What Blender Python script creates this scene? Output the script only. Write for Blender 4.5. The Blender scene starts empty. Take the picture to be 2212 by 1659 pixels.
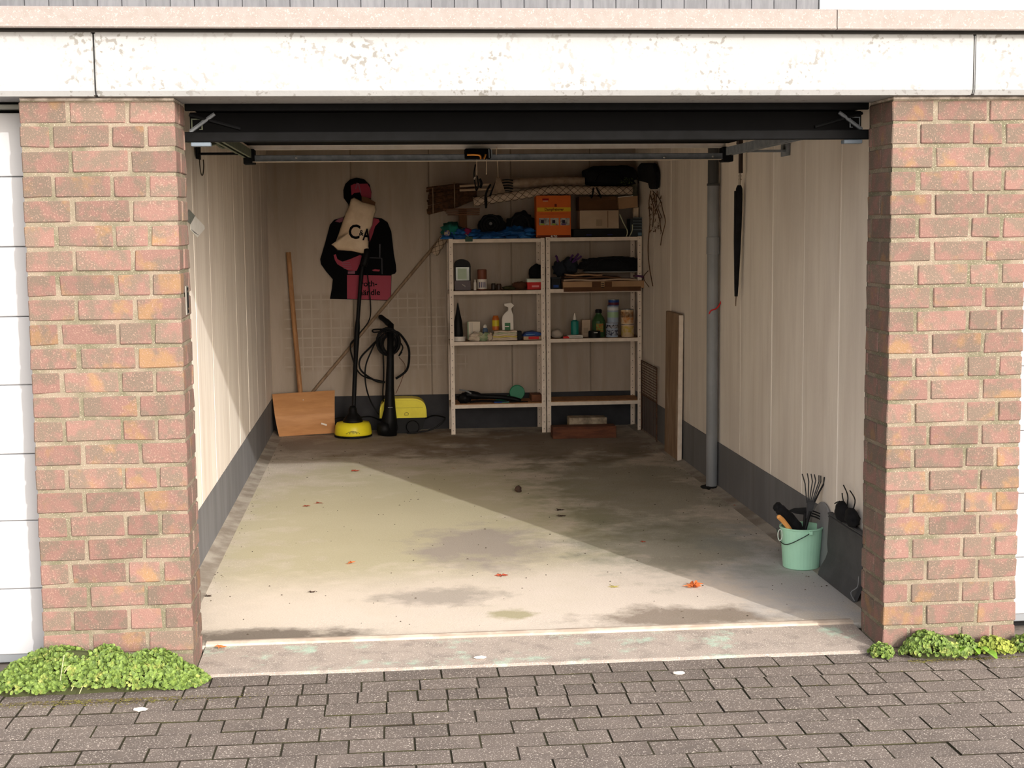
import bpy, bmesh, math, random
from mathutils import Vector, Matrix, noise
R = random.Random(7)
sc = bpy.context.scene
COL = sc.collection
IW, IH = 2212, 1659

# ------------------------------------------------------------------ camera
F, CX, CY, CZ, YAW, PIT, ROL = 3078.9, -0.5614, -4.9799, 1.55, 0.0898, 0.1071, -0.0099
_fw = Vector((math.sin(YAW)*math.cos(PIT), math.cos(YAW)*math.cos(PIT), -math.sin(PIT)))
_r = Vector((math.cos(YAW), -math.sin(YAW), 0)); _u = _r.cross(_fw)
_c, _s = math.cos(ROL), math.sin(ROL)
RI = _c*_r + _s*_u; UP = -_s*_r + _c*_u
CAM = Vector((CX, CY, CZ))
cd = bpy.data.cameras.new('camera'); cam = bpy.data.objects.new('camera', cd); COL.objects.link(cam)
cd.sensor_width = 36; cd.lens = F/IW*36; cd.clip_start = .05; cd.clip_end = 200
cam.matrix_world = Matrix(((RI.x, UP.x, -_fw.x, CX), (RI.y, UP.y, -_fw.y, CY), (RI.z, UP.z, -_fw.z, CZ), (0, 0, 0, 1)))
sc.camera = cam
def at(u, v, ax, val):
    "photo measurement -> point of the plane where axis ax equals val"
    d = _fw*F + RI*(u-IW/2) - UP*(v-IH/2)
    return CAM + d*((val-CAM[ax])/d[ax])

# ------------------------------------------------------------------ world, sun, exposure
SUNDIR = Vector((-.445, 1, -.433)).normalized()
w = bpy.data.worlds.new('sky'); sc.world = w; w.use_nodes = True
nt = w.node_tree; nt.nodes.clear()
sky = nt.nodes.new('ShaderNodeTexSky'); sky.sky_type = 'NISHITA'; sky.sun_disc = False
sky.sun_elevation = math.radians(21.6); sky.sun_rotation = math.atan2(-SUNDIR.x, -SUNDIR.y)
sky.dust_density = 2.5; sky.air_density = 1.0; sky.ozone_density = 1.0
hs = nt.nodes.new('ShaderNodeHueSaturation'); hs.inputs['Saturation'].default_value = .32
tint = nt.nodes.new('ShaderNodeMix'); tint.data_type = 'RGBA'; tint.blend_type = 'MULTIPLY'; tint.inputs[0].default_value = 1
tint.inputs[7].default_value = (1.06, 1.0, .95, 1)
bg = nt.nodes.new('ShaderNodeBackground'); bg.inputs[1].default_value = .48
wo = nt.nodes.new('ShaderNodeOutputWorld')
nt.links.new(sky.outputs[0], hs.inputs['Color']); nt.links.new(hs.outputs[0], tint.inputs[6])
nt.links.new(tint.outputs[2], bg.inputs[0]); nt.links.new(bg.outputs[0], wo.inputs[0])
sl = bpy.data.lights.new('sun', 'SUN'); sl.energy = 3.15; sl.angle = math.radians(.53); sl.color = (1, .965, .91)
so = bpy.data.objects.new('sun', sl); COL.objects.link(so)
so.rotation_euler = SUNDIR.to_track_quat('-Z', 'Y').to_euler(); so.location = (3, -8, 6)
vs = sc.view_settings; vs.view_transform = 'Standard'; vs.look = 'None'; vs.gamma = 1; vs.use_curve_mapping = False
vs.exposure = -0.12
sc.cycles.max_bounces = 10; sc.cycles.diffuse_bounces = 6

# ------------------------------------------------------------------ helpers
def lin(c):
    return tuple((x/255/12.92 if x/255 <= .04045 else ((x/255+.055)/1.055)**2.4) for x in c)
MATS = {}
def mat(name, c, c2=None, scale=8, rough=.8, bump=0, bs=60, metal=0, c3=None, detail=5, lo=.35, hi=.65, rnd=0, stretch=(1, 1, 1), spec=.3, emit=None, speck=None, sps=400):
    "procedural principled material: c and c2 mixed by noise, c3 sparse patches, speck fine grains, bump relief"
    if name in MATS: return MATS[name]
    m = bpy.data.materials.new(name); m.use_nodes = True; t = m.node_tree; N = t.nodes; Lk = t.links
    b = N['Principled BSDF']; b.inputs['Roughness'].default_value = rough; b.inputs['Metallic'].default_value = metal
    b.inputs['Specular IOR Level'].default_value = spec
    tc = N.new('ShaderNodeTexCoord'); oi = N.new('ShaderNodeObjectInfo')
    add = N.new('ShaderNodeVectorMath'); add.operation = 'MULTIPLY_ADD'
    Lk.new(oi.outputs['Random'], add.inputs[0]); add.inputs[1].default_value = (37, 91, 53); 
    mp = N.new('ShaderNodeVectorMath'); mp.operation = 'MULTIPLY'; mp.inputs[1].default_value = stretch
    Lk.new(tc.outputs['Object'], mp.inputs[0]); Lk.new(mp.outputs[0], add.inputs[2])
    V = add.outputs[0]
    def ns(s, d=detail):
        n = N.new('ShaderNodeTexNoise'); n.inputs['Scale'].default_value = s; n.inputs['Detail'].default_value = d; n.inputs['Roughness'].default_value = .6
        Lk.new(V, n.inputs['Vector']); return n.outputs['Fac']
    def rng(f, a, z):
        r = N.new('ShaderNodeMapRange'); r.inputs[1].default_value = a; r.inputs[2].default_value = z; r.interpolation_type = 'SMOOTHSTEP'
        Lk.new(f, r.inputs[0]); return r.outputs[0]
    def mix(f, A, B):
        x = N.new('ShaderNodeMix'); x.data_type = 'RGBA'
        if isinstance(f, float): x.inputs[0].default_value = f
        else: Lk.new(f, x.inputs[0])
        for i, q in ((6, A), (7, B)):
            if isinstance(q, tuple): x.inputs[i].default_value = (*q, 1)
            else: Lk.new(q, x.inputs[i])
        return x.outputs[2]
    col = lin(c)
    if c2: col = mix(rng(ns(scale), lo, hi), lin(c), lin(c2))
    if c3: col = mix(rng(ns(scale*.45), .55, .68), col, lin(c3))
    if speck: col = mix(rng(ns(sps, 2), .6, .66), col, lin(speck))
    if rnd:
        h = N.new('ShaderNodeHueSaturation'); r = N.new('ShaderNodeMapRange'); r.inputs[3].default_value = 1-rnd; r.inputs[4].default_value = 1+rnd
        Lk.new(oi.outputs['Random'], r.inputs[0]); Lk.new(r.outputs[0], h.inputs['Value'])
        if isinstance(col, tuple): h.inputs['Color'].default_value = (*col, 1)
        else: Lk.new(col, h.inputs['Color'])
        col = h.outputs[0]
    if isinstance(col, tuple): b.inputs['Base Color'].default_value = (*col, 1)
    else: Lk.new(col, b.inputs['Base Color'])
    if bump:
        bp = N.new('ShaderNodeBump'); bp.inputs['Strength'].default_value = min(1, bump); bp.inputs['Distance'].default_value = .003*max(1, bump)
        Lk.new(ns(bs, 6), bp.inputs['Height']); Lk.new(bp.outputs[0], b.inputs['Normal'])
    m['nodes'] = 1
    MATS[name] = m
    return m

def prop(o, label=None, cat=None, group=None, kind=None):
    if label: o['label'] = label
    if cat: o['category'] = cat
    if group: o['group'] = group
    if kind: o['kind'] = kind
    return o
def thing(name, loc, label=None, cat=None, group=None, kind=None):
    o = bpy.data.objects.new(name, None); COL.objects.link(o); o.location = loc; o.empty_display_size = .05
    return prop(o, label, cat, group, kind)
def wloc(o):
    v = Vector(o.location)
    while o.parent: o = o.parent; v += Vector(o.location)
    return v
def obj(name, bm, m, parent=None, loc=None, smooth=False, label=None, kind=None, cat=None, group=None):
    "link a bmesh given in world coordinates as one object (origin at loc, or the middle of its base)"
    me = bpy.data.meshes.new(name)
    if loc is None:
        xs = [v.co for v in bm.verts]
        loc = Vector(((min(c.x for c in xs)+max(c.x for c in xs))/2, (min(c.y for c in xs)+max(c.y for c in xs))/2, min(c.z for c in xs)))
    loc = Vector(loc)
    bmesh.ops.translate(bm, verts=bm.verts, vec=-loc)
    bm.to_mesh(me); bm.free()
    if smooth:
        for p in me.polygons: p.use_smooth = True
    if m: me.materials.append(m)
    o = bpy.data.objects.new(name, me); COL.objects.link(o)
    if parent: o.parent = parent; o.location = loc - wloc(parent)
    else: o.location = loc
    return prop(o, label, cat, group, kind)
def B(): return bmesh.new()
def box(bm, x0, x1, y0, y1, z0, z1, bev=0, jit=0, seg=1, rot=None):
    vs_ = [bm.verts.new((x, y, z)) for x in (x0, x1) for y in (y0, y1) for z in (z0, z1)]
    for f in ((0, 1, 3, 2), (4, 6, 7, 5), (0, 4, 5, 1), (2, 3, 7, 6), (0, 2, 6, 4), (1, 5, 7, 3)):
        bm.faces.new([vs_[i] for i in f])
    if jit:
        for v in vs_: v.co += Vector((R.uniform(-1, 1), R.uniform(-1, 1), R.uniform(-1, 1)))*jit
    out = vs_
    if bev:
        es = list({e for v in vs_ for e in v.link_edges})
        g = bmesh.ops.bevel(bm, geom=es, offset=bev, segments=seg, affect='EDGES', profile=.5)
        out = list({v for f in g['faces'] for v in f.verts})
    if rot:
        c = Vector(((x0+x1)/2, (y0+y1)/2, (z0+z1)/2)) if len(rot) < 3 else rot[2]
        bmesh.ops.rotate(bm, verts=out, cent=c, matrix=Matrix.Rotation(rot[1], 3, rot[0]))
    return out
def prism(bm, pts, y0, y1, bev=0):
    "pts: (x,z) outline extruded from y0 to y1"
    a = [bm.verts.new((x, y0, z)) for x, z in pts]; b = [bm.verts.new((x, y1, z)) for x, z in pts]
    n = len(pts)
    f1 = bm.faces.new(a); f2 = bm.faces.new(b[::-1])
    for i in range(n): bm.faces.new((a[i], b[i], b[(i+1) % n], a[(i+1) % n]))
    bmesh.ops.recalc_face_normals(bm, faces=bm.faces)
    return a+b
def prismx(bm, pts, x0, x1):
    "pts: (y,z) outline extruded from x0 to x1"
    a = [bm.verts.new((x0, y, z)) for y, z in pts]; b = [bm.verts.new((x1, y, z)) for y, z in pts]
    n = len(pts); bm.faces.new(a); bm.faces.new(b[::-1])
    for i in range(n): bm.faces.new((a[i], b[i], b[(i+1) % n], a[(i+1) % n]))
    bmesh.ops.recalc_face_normals(bm, faces=bm.faces)
    return a+b
def tube(bm, pts, r, seg=8, caps=True, closed=False):
    pts = [Vector(p) for p in pts]; n = len(pts); rr = r if isinstance(r, (list, tuple)) else [r]*n
    rings = []; ref = None
    for i, p in enumerate(pts):
        a = pts[max(i-1, 0)]; b = pts[min(i+1, n-1)]
        if closed: a = pts[(i-1) % n]; b = pts[(i+1) % n]
        t = (b-a).normalized()
        if ref is None:
            ref = t.orthogonal().normalized()
        ref = (ref - t*ref.dot(t)).normalized(); bn = t.cross(ref)
        rings.append([bm.verts.new(p + (ref*math.cos(q)+bn*math.sin(q))*rr[i]) for q in [2*math.pi*k/seg for k in range(seg)]])
    m = n if closed else n-1
    for i in range(m):
        A, Bq = rings[i], rings[(i+1) % n]
        for k in range(seg): bm.faces.new((A[k], A[(k+1) % seg], Bq[(k+1) % seg], Bq[k]))
    if caps and not closed:
        bm.faces.new(rings[0][::-1]); bm.faces.new(rings[-1])
def cat_rom(pts, n=8):
    pts = [Vector(p) for p in pts]; out = []
    for i in range(len(pts)-1):
        p0 = pts[max(i-1, 0)]; p1 = pts[i]; p2 = pts[i+1]; p3 = pts[min(i+2, len(pts)-1)]
        for k in range(n):
            t = k/n
            out.append(.5*((2*p1)+(p2-p0)*t+(2*p0-5*p1+4*p2-p3)*t*t+(3*p1-p0-3*p2+p3)*t**3))
    out.append(pts[-1]); return out
def lathe(bm, prof, c, seg=20, sx=1, sy=1, axis='Z'):
    rings = []
    for r, z in prof:
        ring = []
        for k in range(seg):
            q = 2*math.pi*k/seg
            p = Vector((max(r, 1e-4)*math.cos(q)*sx, max(r, 1e-4)*math.sin(q)*sy, z))
            if axis == 'Y': p = Vector((p.x, p.z, p.y))
            if axis == 'X': p = Vector((p.z, p.y, p.x))
            ring.append(bm.verts.new(Vector(c)+p))
        rings.append(ring)
    for a, b in zip(rings, rings[1:]):
        for k in range(seg): bm.faces.new((a[k], a[(k+1) % seg], b[(k+1) % seg], b[k]))
    bm.faces.new(rings[0][::-1]); bm.faces.new(rings[-1])
    bmesh.ops.recalc_face_normals(bm, faces=bm.faces)
def blob(bm, c, rad, amp=.2, fr=3, sub=3, pw=1, flat=None, seed=0):
    "lumpy soft body"
    g = bmesh.ops.create_icosphere(bm, subdivisions=sub, radius=1)
    c = Vector(c)
    for v in g['verts']:
        d = v.co.normalized()
        if pw != 1: d = Vector([math.copysign(abs(a)**pw, a) for a in d])
        k = 1 + amp*(noise.noise(v.co*fr+Vector((seed, 3*seed, 0))) + .5*noise.noise(v.co*fr*2.3+Vector((0, seed, 5))))
        q = Vector((d.x*rad[0], d.y*rad[1], d.z*rad[2]))*k
        if flat is not None: q.z = max(q.z, flat-c.z)
        v.co = c + q
def text_mesh(txt, size, ext=.0004, bold=0):
    cu = bpy.data.curves.new('lettering', 'FONT'); cu.body = txt; cu.size = size; cu.extrude = ext; cu.offset = bold
    cu.align_x = 'CENTER'; cu.align_y = 'CENTER'; cu.resolution_u = 3
    o = bpy.data.objects.new('lettering', cu); COL.objects.link(o); bpy.context.view_layer.update()
    me = bpy.data.meshes.new_from_object(o.evaluated_get(bpy.context.evaluated_depsgraph_get()))
    bpy.data.objects.remove(o); return me
def lettering(txt, size, pos, m, parent, normal='-Y', bold=0, width=None, tilt=0, name='lettering'):
    me = text_mesh(txt, size, bold=bold)
    bm = B(); bm.from_mesh(me); bpy.data.meshes.remove(me)
    if width:
        xs = [v.co.x for v in bm.verts]; k = width/(max(xs)-min(xs))
        for v in bm.verts: v.co.x *= k
    if tilt: bmesh.ops.rotate(bm, verts=bm.verts, cent=(0, 0, 0), matrix=Matrix.Rotation(tilt, 3, 'Z'))
    bmesh.ops.rotate(bm, verts=bm.verts, cent=(0, 0, 0), matrix=Matrix.Rotation(math.pi/2, 3, 'X'))
    if normal == 'X': bmesh.ops.rotate(bm, verts=bm.verts, cent=(0, 0, 0), matrix=Matrix.Rotation(math.pi/2, 3, 'Z'))
    bmesh.ops.translate(bm, verts=bm.verts, vec=Vector(pos))
    return obj(name, bm, m, parent)

# ------------------------------------------------------------------ materials
BRICK = mat('brick', (126, 97, 89), (109, 96, 85), scale=16, rough=.9, bump=.9, bs=220, c3=(135, 107, 80), rnd=.15, speck=(152, 124, 112), sps=220, lo=.40, hi=.58)
MORT = mat('mortar', (136, 124, 109), (104, 101, 82), scale=9, rough=.95, bump=1, bs=260, speck=(176, 164, 146), sps=260)
PAVE = mat('paver_concrete', (120, 110, 103), (107, 98, 92), scale=5, rough=.95, bump=1, bs=230, speck=(214, 204, 192), sps=190, rnd=.06)
SAND = mat('joint_sand', (44, 38, 32), (60, 58, 38), scale=6, rough=1, bump=1, bs=200)
WHITEC = mat('white_painted_concrete', (157, 158, 158), (153, 154, 154), scale=5, rough=.75, bump=.35, bs=70)
BEIGE = mat('beige_fascia', (142, 134, 130), (136, 128, 123), scale=30, rough=.7, bump=.35, bs=300, speck=(164, 154, 148), sps=150)
WHITED = mat('white_door_paint', (176, 177, 180), rough=.45)
DGREY = mat('dark_grey_steel', (21, 22, 24), (16, 17, 18), scale=20, rough=.7, spec=.12)
BLACKST = mat('black_steel', (9, 9, 10), (7, 7, 8), scale=12, rough=.8, spec=.08)
RAILM = mat('rail_steel', (132, 138, 144), (112, 118, 124), scale=20, rough=.6)
BRASS = mat('brass', (226, 150, 70), rough=.3, metal=.9)
VERDI = mat('weathered_zinc', (112, 118, 98), (82, 88, 76), scale=60, rough=.7, bump=.4, bs=150)
CLAD = mat('grey_cladding', (108, 109, 113), (96, 97, 101), scale=6, rough=.7, stretch=(4, 4, .6), rnd=.08)
WHITEP = mat('white_plastic', (225, 225, 225), rough=.4)

# ------------------------------------------------------------------ special materials for painted concrete walls, floor
def nodes_of(m): return m.node_tree.nodes, m.node_tree.links, m.node_tree.nodes['Principled BSDF']
def wall_mat(name, grid=False, dark=False, drip=.5):
    c, c2 = ((168, 155, 142), (157, 144, 130)) if grid else ((228, 220, 210), (216, 207, 197)) if not dark else ((114, 114, 116), (102, 102, 104))  # grid (back wall) tones are darkened: the deep interior's shade is in the colour
    m = mat(name, c, c2, scale=2.2, rough=.85, bump=.4, bs=45, stretch=(2.5, 2.5, .5), c3=None)
    N, L, b = nodes_of(m)
    g = N.new('ShaderNodeNewGeometry'); sx = N.new('ShaderNodeSeparateXYZ'); L.new(g.outputs['Position'], sx.inputs[0])
    base = b.inputs['Base Color'].links[0].from_socket
    # vertical drip stains and runs
    n = N.new('ShaderNodeTexNoise'); n.inputs['Scale'].default_value = 1; n.inputs['Detail'].default_value = 6
    mp = N.new('ShaderNodeMapping'); mp.inputs['Scale'].default_value = (16, 16, .8); L.new(g.outputs['Position'], mp.inputs[0]); L.new(mp.outputs[0], n.inputs['Vector'])
    r = N.new('ShaderNodeMapRange'); r.inputs[1].default_value = .52; r.inputs[2].default_value = .72; r.inputs[4].default_value = drip; L.new(n.outputs[0], r.inputs[0])
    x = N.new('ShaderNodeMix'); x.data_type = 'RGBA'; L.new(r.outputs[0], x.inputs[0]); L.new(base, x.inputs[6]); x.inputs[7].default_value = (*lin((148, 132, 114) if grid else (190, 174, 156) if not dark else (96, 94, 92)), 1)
    out = x.outputs[2]
    if grid:
        # pale ghost grid left by old adhesive
        br = N.new('ShaderNodeTexBrick'); br.offset = 0; br.inputs['Scale'].default_value = 1
        br.inputs['Brick Width'].default_value = .074; br.inputs['Row Height'].default_value = .074; br.inputs['Mortar Size'].default_value = .006; br.inputs['Mortar Smooth'].default_value = .3
        br.inputs['Color1'].default_value = (0, 0, 0, 1); br.inputs['Color2'].default_value = (0, 0, 0, 1); br.inputs['Mortar'].default_value = (1, 1, 1, 1)
        cb = N.new('ShaderNodeCombineXYZ'); L.new(sx.outputs['X'], cb.inputs[0]); L.new(sx.outputs['Z'], cb.inputs[1]); L.new(cb.outputs[0], br.inputs['Vector'])
        def win(s, a, b2, soft=.03):
            p = N.new('ShaderNodeMapRange'); p.inputs[1].default_value = a; p.inputs[2].default_value = a+soft; L.new(s, p.inputs[0])
            q = N.new('ShaderNodeMapRange'); q.inputs[1].default_value = b2-soft; q.inputs[2].default_value = b2; q.inputs[3].default_value = 1; q.inputs[4].default_value = 0; L.new(s, q.inputs[0])
            mm = N.new('ShaderNodeMath'); mm.operation = 'MULTIPLY'; L.new(p.outputs[0], mm.inputs[0]); L.new(q.outputs[0], mm.inputs[1]); return mm.outputs[0]
        a = win(sx.outputs['X'], -1.33, .1); z = win(sx.outputs['Z'], .47, 1.09)
        def mul(p, q):
            mm = N.new('ShaderNodeMath'); mm.operation = 'MULTIPLY'
            L.new(p, mm.inputs[0])
            if isinstance(q, float): mm.inputs[1].default_value = q
            else: L.new(q, mm.inputs[1])
            return mm.outputs[0]
        reg = mul(a, z)
        n2 = N.new('ShaderNodeTexNoise'); n2.inputs['Scale'].default_value = 5; L.new(g.outputs['Position'], n2.inputs['Vector'])
        r2 = N.new('ShaderNodeMapRange'); r2.inputs[1].default_value = .35; r2.inputs[2].default_value = .6; L.new(n2.outputs[0], r2.inputs[0])
        dk = mul(mul(reg, r2.outputs[0]), .28)
        x1 = N.new('ShaderNodeMix'); x1.data_type = 'RGBA'; L.new(dk, x1.inputs[0]); L.new(out, x1.inputs[6]); x1.inputs[7].default_value = (*lin((120, 104, 88)), 1)
        ln = mul(mul(mul(reg, r2.outputs[0]), br.outputs['Color']), .3)
        x2 = N.new('ShaderNodeMix'); x2.data_type = 'RGBA'; L.new(ln, x2.inputs[0]); L.new(x1.outputs[2], x2.inputs[6]); x2.inputs[7].default_value = (*lin((206, 192, 176)), 1)
        out = x2.outputs[2]
    L.new(out, b.inputs['Base Color'])
    return m
WALL = wall_mat('wall_paint'); WALR = wall_mat('right_wall_paint', drip=.22); WALLG = wall_mat('back_wall_paint_shaded', grid=True); BAND = wall_mat('dark_band_paint', dark=True); BANDB = mat('dark_band_back_shaded', (58, 58, 61), (48, 48, 51), scale=4, rough=.9)  # back wall and back band are darker copies with the interior's shade painted in
CEIL = mat('ceiling_paint', (170, 155, 138), (150, 136, 120), scale=3, rough=.9)
FLOOR = mat('floor_concrete', (212, 202, 188), (194, 183, 169), scale=1.6, rough=.9, bump=1, bs=130, speck=(232, 224, 210), sps=110)
N, L, b = nodes_of(FLOOR)
g = N.new('ShaderNodeNewGeometry')
def fpatch(base, cx, cy, rx, ry, colr, fac, sc_=3):
    "a worn stain with its own outline on the floor"
    mp = N.new('ShaderNodeMapping'); mp.vector_type = 'POINT'; mp.inputs['Location'].default_value = (-cx/rx, -cy/ry, 0); mp.inputs['Scale'].default_value = (1/rx, 1/ry, 0)
    L.new(g.outputs['Position'], mp.inputs[0])
    ln = N.new('ShaderNodeVectorMath'); ln.operation = 'LENGTH'; L.new(mp.outputs[0], ln.inputs[0])
    n = N.new('ShaderNodeTexNoise'); n.inputs['Scale'].default_value = sc_; n.inputs['Detail'].default_value = 7; n.inputs['Roughness'].default_value = .65; L.new(g.outputs['Position'], n.inputs['Vector'])
    ad = N.new('ShaderNodeMath'); ad.operation = 'MULTIPLY_ADD'; ad.inputs[1].default_value = 2.4; L.new(n.outputs[0], ad.inputs[0]); L.new(ln.outputs['Value'], ad.inputs[2])
    r = N.new('ShaderNodeMapRange'); r.inputs[1].default_value = 2.35; r.inputs[2].default_value = 1.75; r.inputs[3].default_value = 0; r.inputs[4].default_value = fac; L.new(ad.outputs[0], r.inputs[0])
    x = N.new('ShaderNodeMix'); x.data_type = 'RGBA'; L.new(r.outputs[0], x.inputs[0]); L.new(base, x.inputs[6]); x.inputs[7].default_value = (*lin(colr), 1)
    return x.outputs[2]
c_ = b.inputs['Base Color'].links[0].from_socket
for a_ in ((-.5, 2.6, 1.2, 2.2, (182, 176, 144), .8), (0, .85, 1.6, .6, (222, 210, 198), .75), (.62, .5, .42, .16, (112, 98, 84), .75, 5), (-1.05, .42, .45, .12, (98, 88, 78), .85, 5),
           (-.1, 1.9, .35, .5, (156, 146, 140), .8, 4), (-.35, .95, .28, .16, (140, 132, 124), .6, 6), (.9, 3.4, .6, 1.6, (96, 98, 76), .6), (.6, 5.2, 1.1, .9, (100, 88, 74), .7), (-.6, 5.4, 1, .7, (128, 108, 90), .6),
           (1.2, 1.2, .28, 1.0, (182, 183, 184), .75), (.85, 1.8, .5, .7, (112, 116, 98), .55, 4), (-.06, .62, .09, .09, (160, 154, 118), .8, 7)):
    c_ = fpatch(c_, *a_)
L.new(c_, b.inputs['Base Color'])
SLAB = mat('slab_concrete', (172, 160, 150), (150, 140, 131), scale=12, rough=.9, bump=1, bs=180, c3=(176, 198, 180), speck=(224, 214, 202), sps=200, lo=.45, hi=.7)

# ------------------------------------------------------------------ setting: ground
XI, D = 1.42, 6.116
bm = B(); box(bm, -5, 5, .33, 9, -.2, .01); obj('floor', bm, FLOOR, kind='structure')
bm = B(); prismx(bm, [(0, -.06), (0, -.0095), (.014, -.004), (.33, .006), (.33, -.06)], -1.25, 1.25)
ap = obj('threshold', bm, SLAB, kind='structure', loc=(0, 0, -.06))
bm = B(); prismx(bm, [(.325, 0), (.328, .014), (.338, .018), (.352, .012), (.358, .016), (.372, .016), (.376, 0)], -1.25, 1.25)
obj('ridge', bm, mat('ridge_concrete', (186, 172, 158), (160, 146, 132), scale=10, rough=.9, bump=.5), ap, label='raised concrete ridge')
for s_ in (-1, 1):
    bm = B(); box(bm, min(s_*1.76, s_*4.4), max(s_*1.76, s_*4.4), .0, .33, -.06, .0); obj('threshold', bm, mat('grey_slab', (120, 112, 104), (98, 92, 86), scale=9, rough=.9, bump=1), kind='structure')
pv = thing('pavement', (0, -.5, -.08), kind='structure')
bm = B(); box(bm, -30, 30, -30, .6, -.5, -.075); box(bm, -30, 30, -30, .33, -.075, -.0125)
obj('bedding_sand', bm, SAND, pv, loc=(0, -.5, -.08))
PW, PD = .2015, .1145
def paver_mesh(wd, dp):
    bm = B(); box(bm, -wd/2+.0023, wd/2-.0023, -dp/2+.0023, dp/2-.0023, -.06, 0, bev=.0012, jit=.0008)
    me = bpy.data.meshes.new('paver')
    bm.normal_update()
    for f in bm.faces: f.material_index = 0 if f.normal.z > .9 else 1
    bm.to_mesh(me); bm.free(); me.materials.append(PAVE); me.materials.append(SAND); return me
PM = [paver_mesh(PW, PD) for _ in range(6)]; PH = [paver_mesh(PW/2, PD) for _ in range(5)]
def paver(me, x, y):
    o = bpy.data.objects.new('paver', me); COL.objects.link(o); o.parent = pv
    o.location = Vector((x, y, -.010+R.uniform(-.0016, .0016)))-pv.location; o.rotation_euler = (R.uniform(-.004, .004), R.uniform(-.004, .004), R.uniform(-.01, .01))
far = []
ph = [-.985, -.862, -.974, -.978, -.893, -.986]
cnt = 0
for r in range(60):
    yc = -.002-PD*(r+.5); step = PW/2 if r == 2 else PW
    o0 = ph[r] if r < 6 else (-.893 if r % 2 == 0 else -.988)
    k0 = int((-4.2-o0)/step)
    for k in range(k0, k0+int(8.4/step)):
        x = o0+step*(k+.5)
        if r < 11 and at(0, 1655, 2, -.01).x-.12 - max(0, (.9+yc))*.35 < x < at(2212, 1655, 2, -.01).x+.12+max(0, (1+yc))*.42:
            paver(R.choice(PH if r == 2 else PM), x, yc); cnt += 1
        else: far.append((x, yc, step))
# beside the slab, in front of the piers and neighbouring doors
bm = B()
for x, y, st in far: box(bm, x-st/2+.002, x+st/2-.002, y-PD/2+.002, y+PD/2-.002, -.06, -.01+R.uniform(-.002, .002))
bm.normal_update()
for f in bm.faces: f.material_index = 0 if f.normal.z > .9 else 1
o = obj('paver_field', bm, PAVE, pv, loc=(0, -2, -.06)); o['kind'] = 'stuff'; o.data.materials.append(SAND)

# ------------------------------------------------------------------ brick piers
def brick_mesh(l, d, h=.0705):
    bm = B(); box(bm, -l/2, l/2, -d/2, d/2, -h/2, h/2, bev=.0035, jit=.0022)
    me = bpy.data.meshes.new('brick'); bm.to_mesh(me); bm.free(); me.materials.append(BRICK); return me
BC = {}
def brick(l, d, parent, c):
    k = (round(l, 3), round(d, 3))
    if k not in BC: BC[k] = [brick_mesh(*k) for _ in range(5)]
    o = bpy.data.objects.new('brick', R.choice(BC[k])); COL.objects.link(o); o.parent = parent
    o.location = Vector(c)-wloc(parent)+Vector((0, R.uniform(-.0015, .0015), R.uniform(-.001, .001)))
    o.rotation_euler = (R.uniform(-.006, .006), R.uniform(-.006, .006), R.uniform(-.004, .004))
PCH, Z0 = .0835, 2.0057
def pier(name, s, xi, xo):
    "s=-1 left pier, +1 right pier; xi inner edge, xo outer edge, both as positive distances"
    root = thing(name, (s*(xi+xo)/2, .12, -.01), kind='structure')
    bm = B(); box(bm, s*xi+s*.0045 if s > 0 else -xo+.0045, xo-.0045 if s > 0 else -xi-.0045, .0045, .244, -.06, Z0+.004)
    obj('mortar', bm, MORT, root)
    g = .013
    bm = B(); box(bm, s*xi-(-.003 if s > 0 else .003+(xo-xi)-.006), s*xi+(xo-xi-.003 if s > 0 else -.003), .001, .24, 1.9995, 2.0095, bev=.002); obj('mortar_bed', bm, mat('lime_bed', (214, 204, 194), (150, 140, 128), scale=22, rough=.9, bump=1), root)
    for k in range(25):
        zc = Z0-PCH*(k+.5)-.001
        A = (k % 2 == 0)
        js = [0, .158, .353] if A else ([0, .1, .295, .412] if s > 0 else [0, .1, .217, .412])
        js.append(xo-xi)
        for i in range(len(js)-1):
            a, b_ = js[i], js[i+1]
            a2 = a+(g/2 if i else 0); b2 = b_-(g/2 if i < len(js)-2 else 0)
            dep = (.1 if A else .205) if i == 0 else .1
            brick(b2-a2, dep, root, (s*(xi+(a2+b2)/2), dep/2, zc-(.003 if k == 0 else 0)))
        if A: brick(.1, .244-.1-g, root, (s*(xi+.05), .1+g+(.244-.1-g)/2, zc))
        else: brick(.1, .244-.205-g, root, (s*(xi+.05), .205+g+(.244-.205-g)/2, zc))
        if k < 24:  # outer return
            brick(.1, .13, root, (s*(xo-.05-.001), .1+g+.065, zc))
    return root
pierL = pier('wall_front_left', -1, 1.25, 1.765)
pierR = pier('wall_front_right', 1, 1.25, 1.755)

# ------------------------------------------------------------------ beam, fascia, roof, upper wall
lw = thing('trim_beam', (0, .1, 2.01), kind='structure')
for x0, x1 in ((-5.2, -1.505), (-1.499, 1.522), (1.526, 5.2)):
    bm = B(); e = .008
    prismx(bm, [(-.05+e*1.3, 2.010), (-.05, 2.010+e*2.2), (-.05, 2.218), (.25, 2.218), (.25, 2.010)], x0, x1)
    es = [ed for ed in bm.edges if abs(ed.verts[0].co.x-ed.verts[1].co.x) < 1e-6]
    bmesh.ops.bevel(bm, geom=es, offset=.004, segments=2, affect='EDGES')
    obj('concrete_beam', bm, WHITEC, lw)
m = WHITEC; N, L, b = nodes_of(m); base = b.inputs['Base Color'].links[0].from_socket; g = N.new('ShaderNodeNewGeometry')
n1 = N.new('ShaderNodeTexNoise'); n1.inputs['Scale'].default_value = 55; n1.inputs['Detail'].default_value = 4; L.new(g.outputs['Position'], n1.inputs['Vector'])
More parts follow.
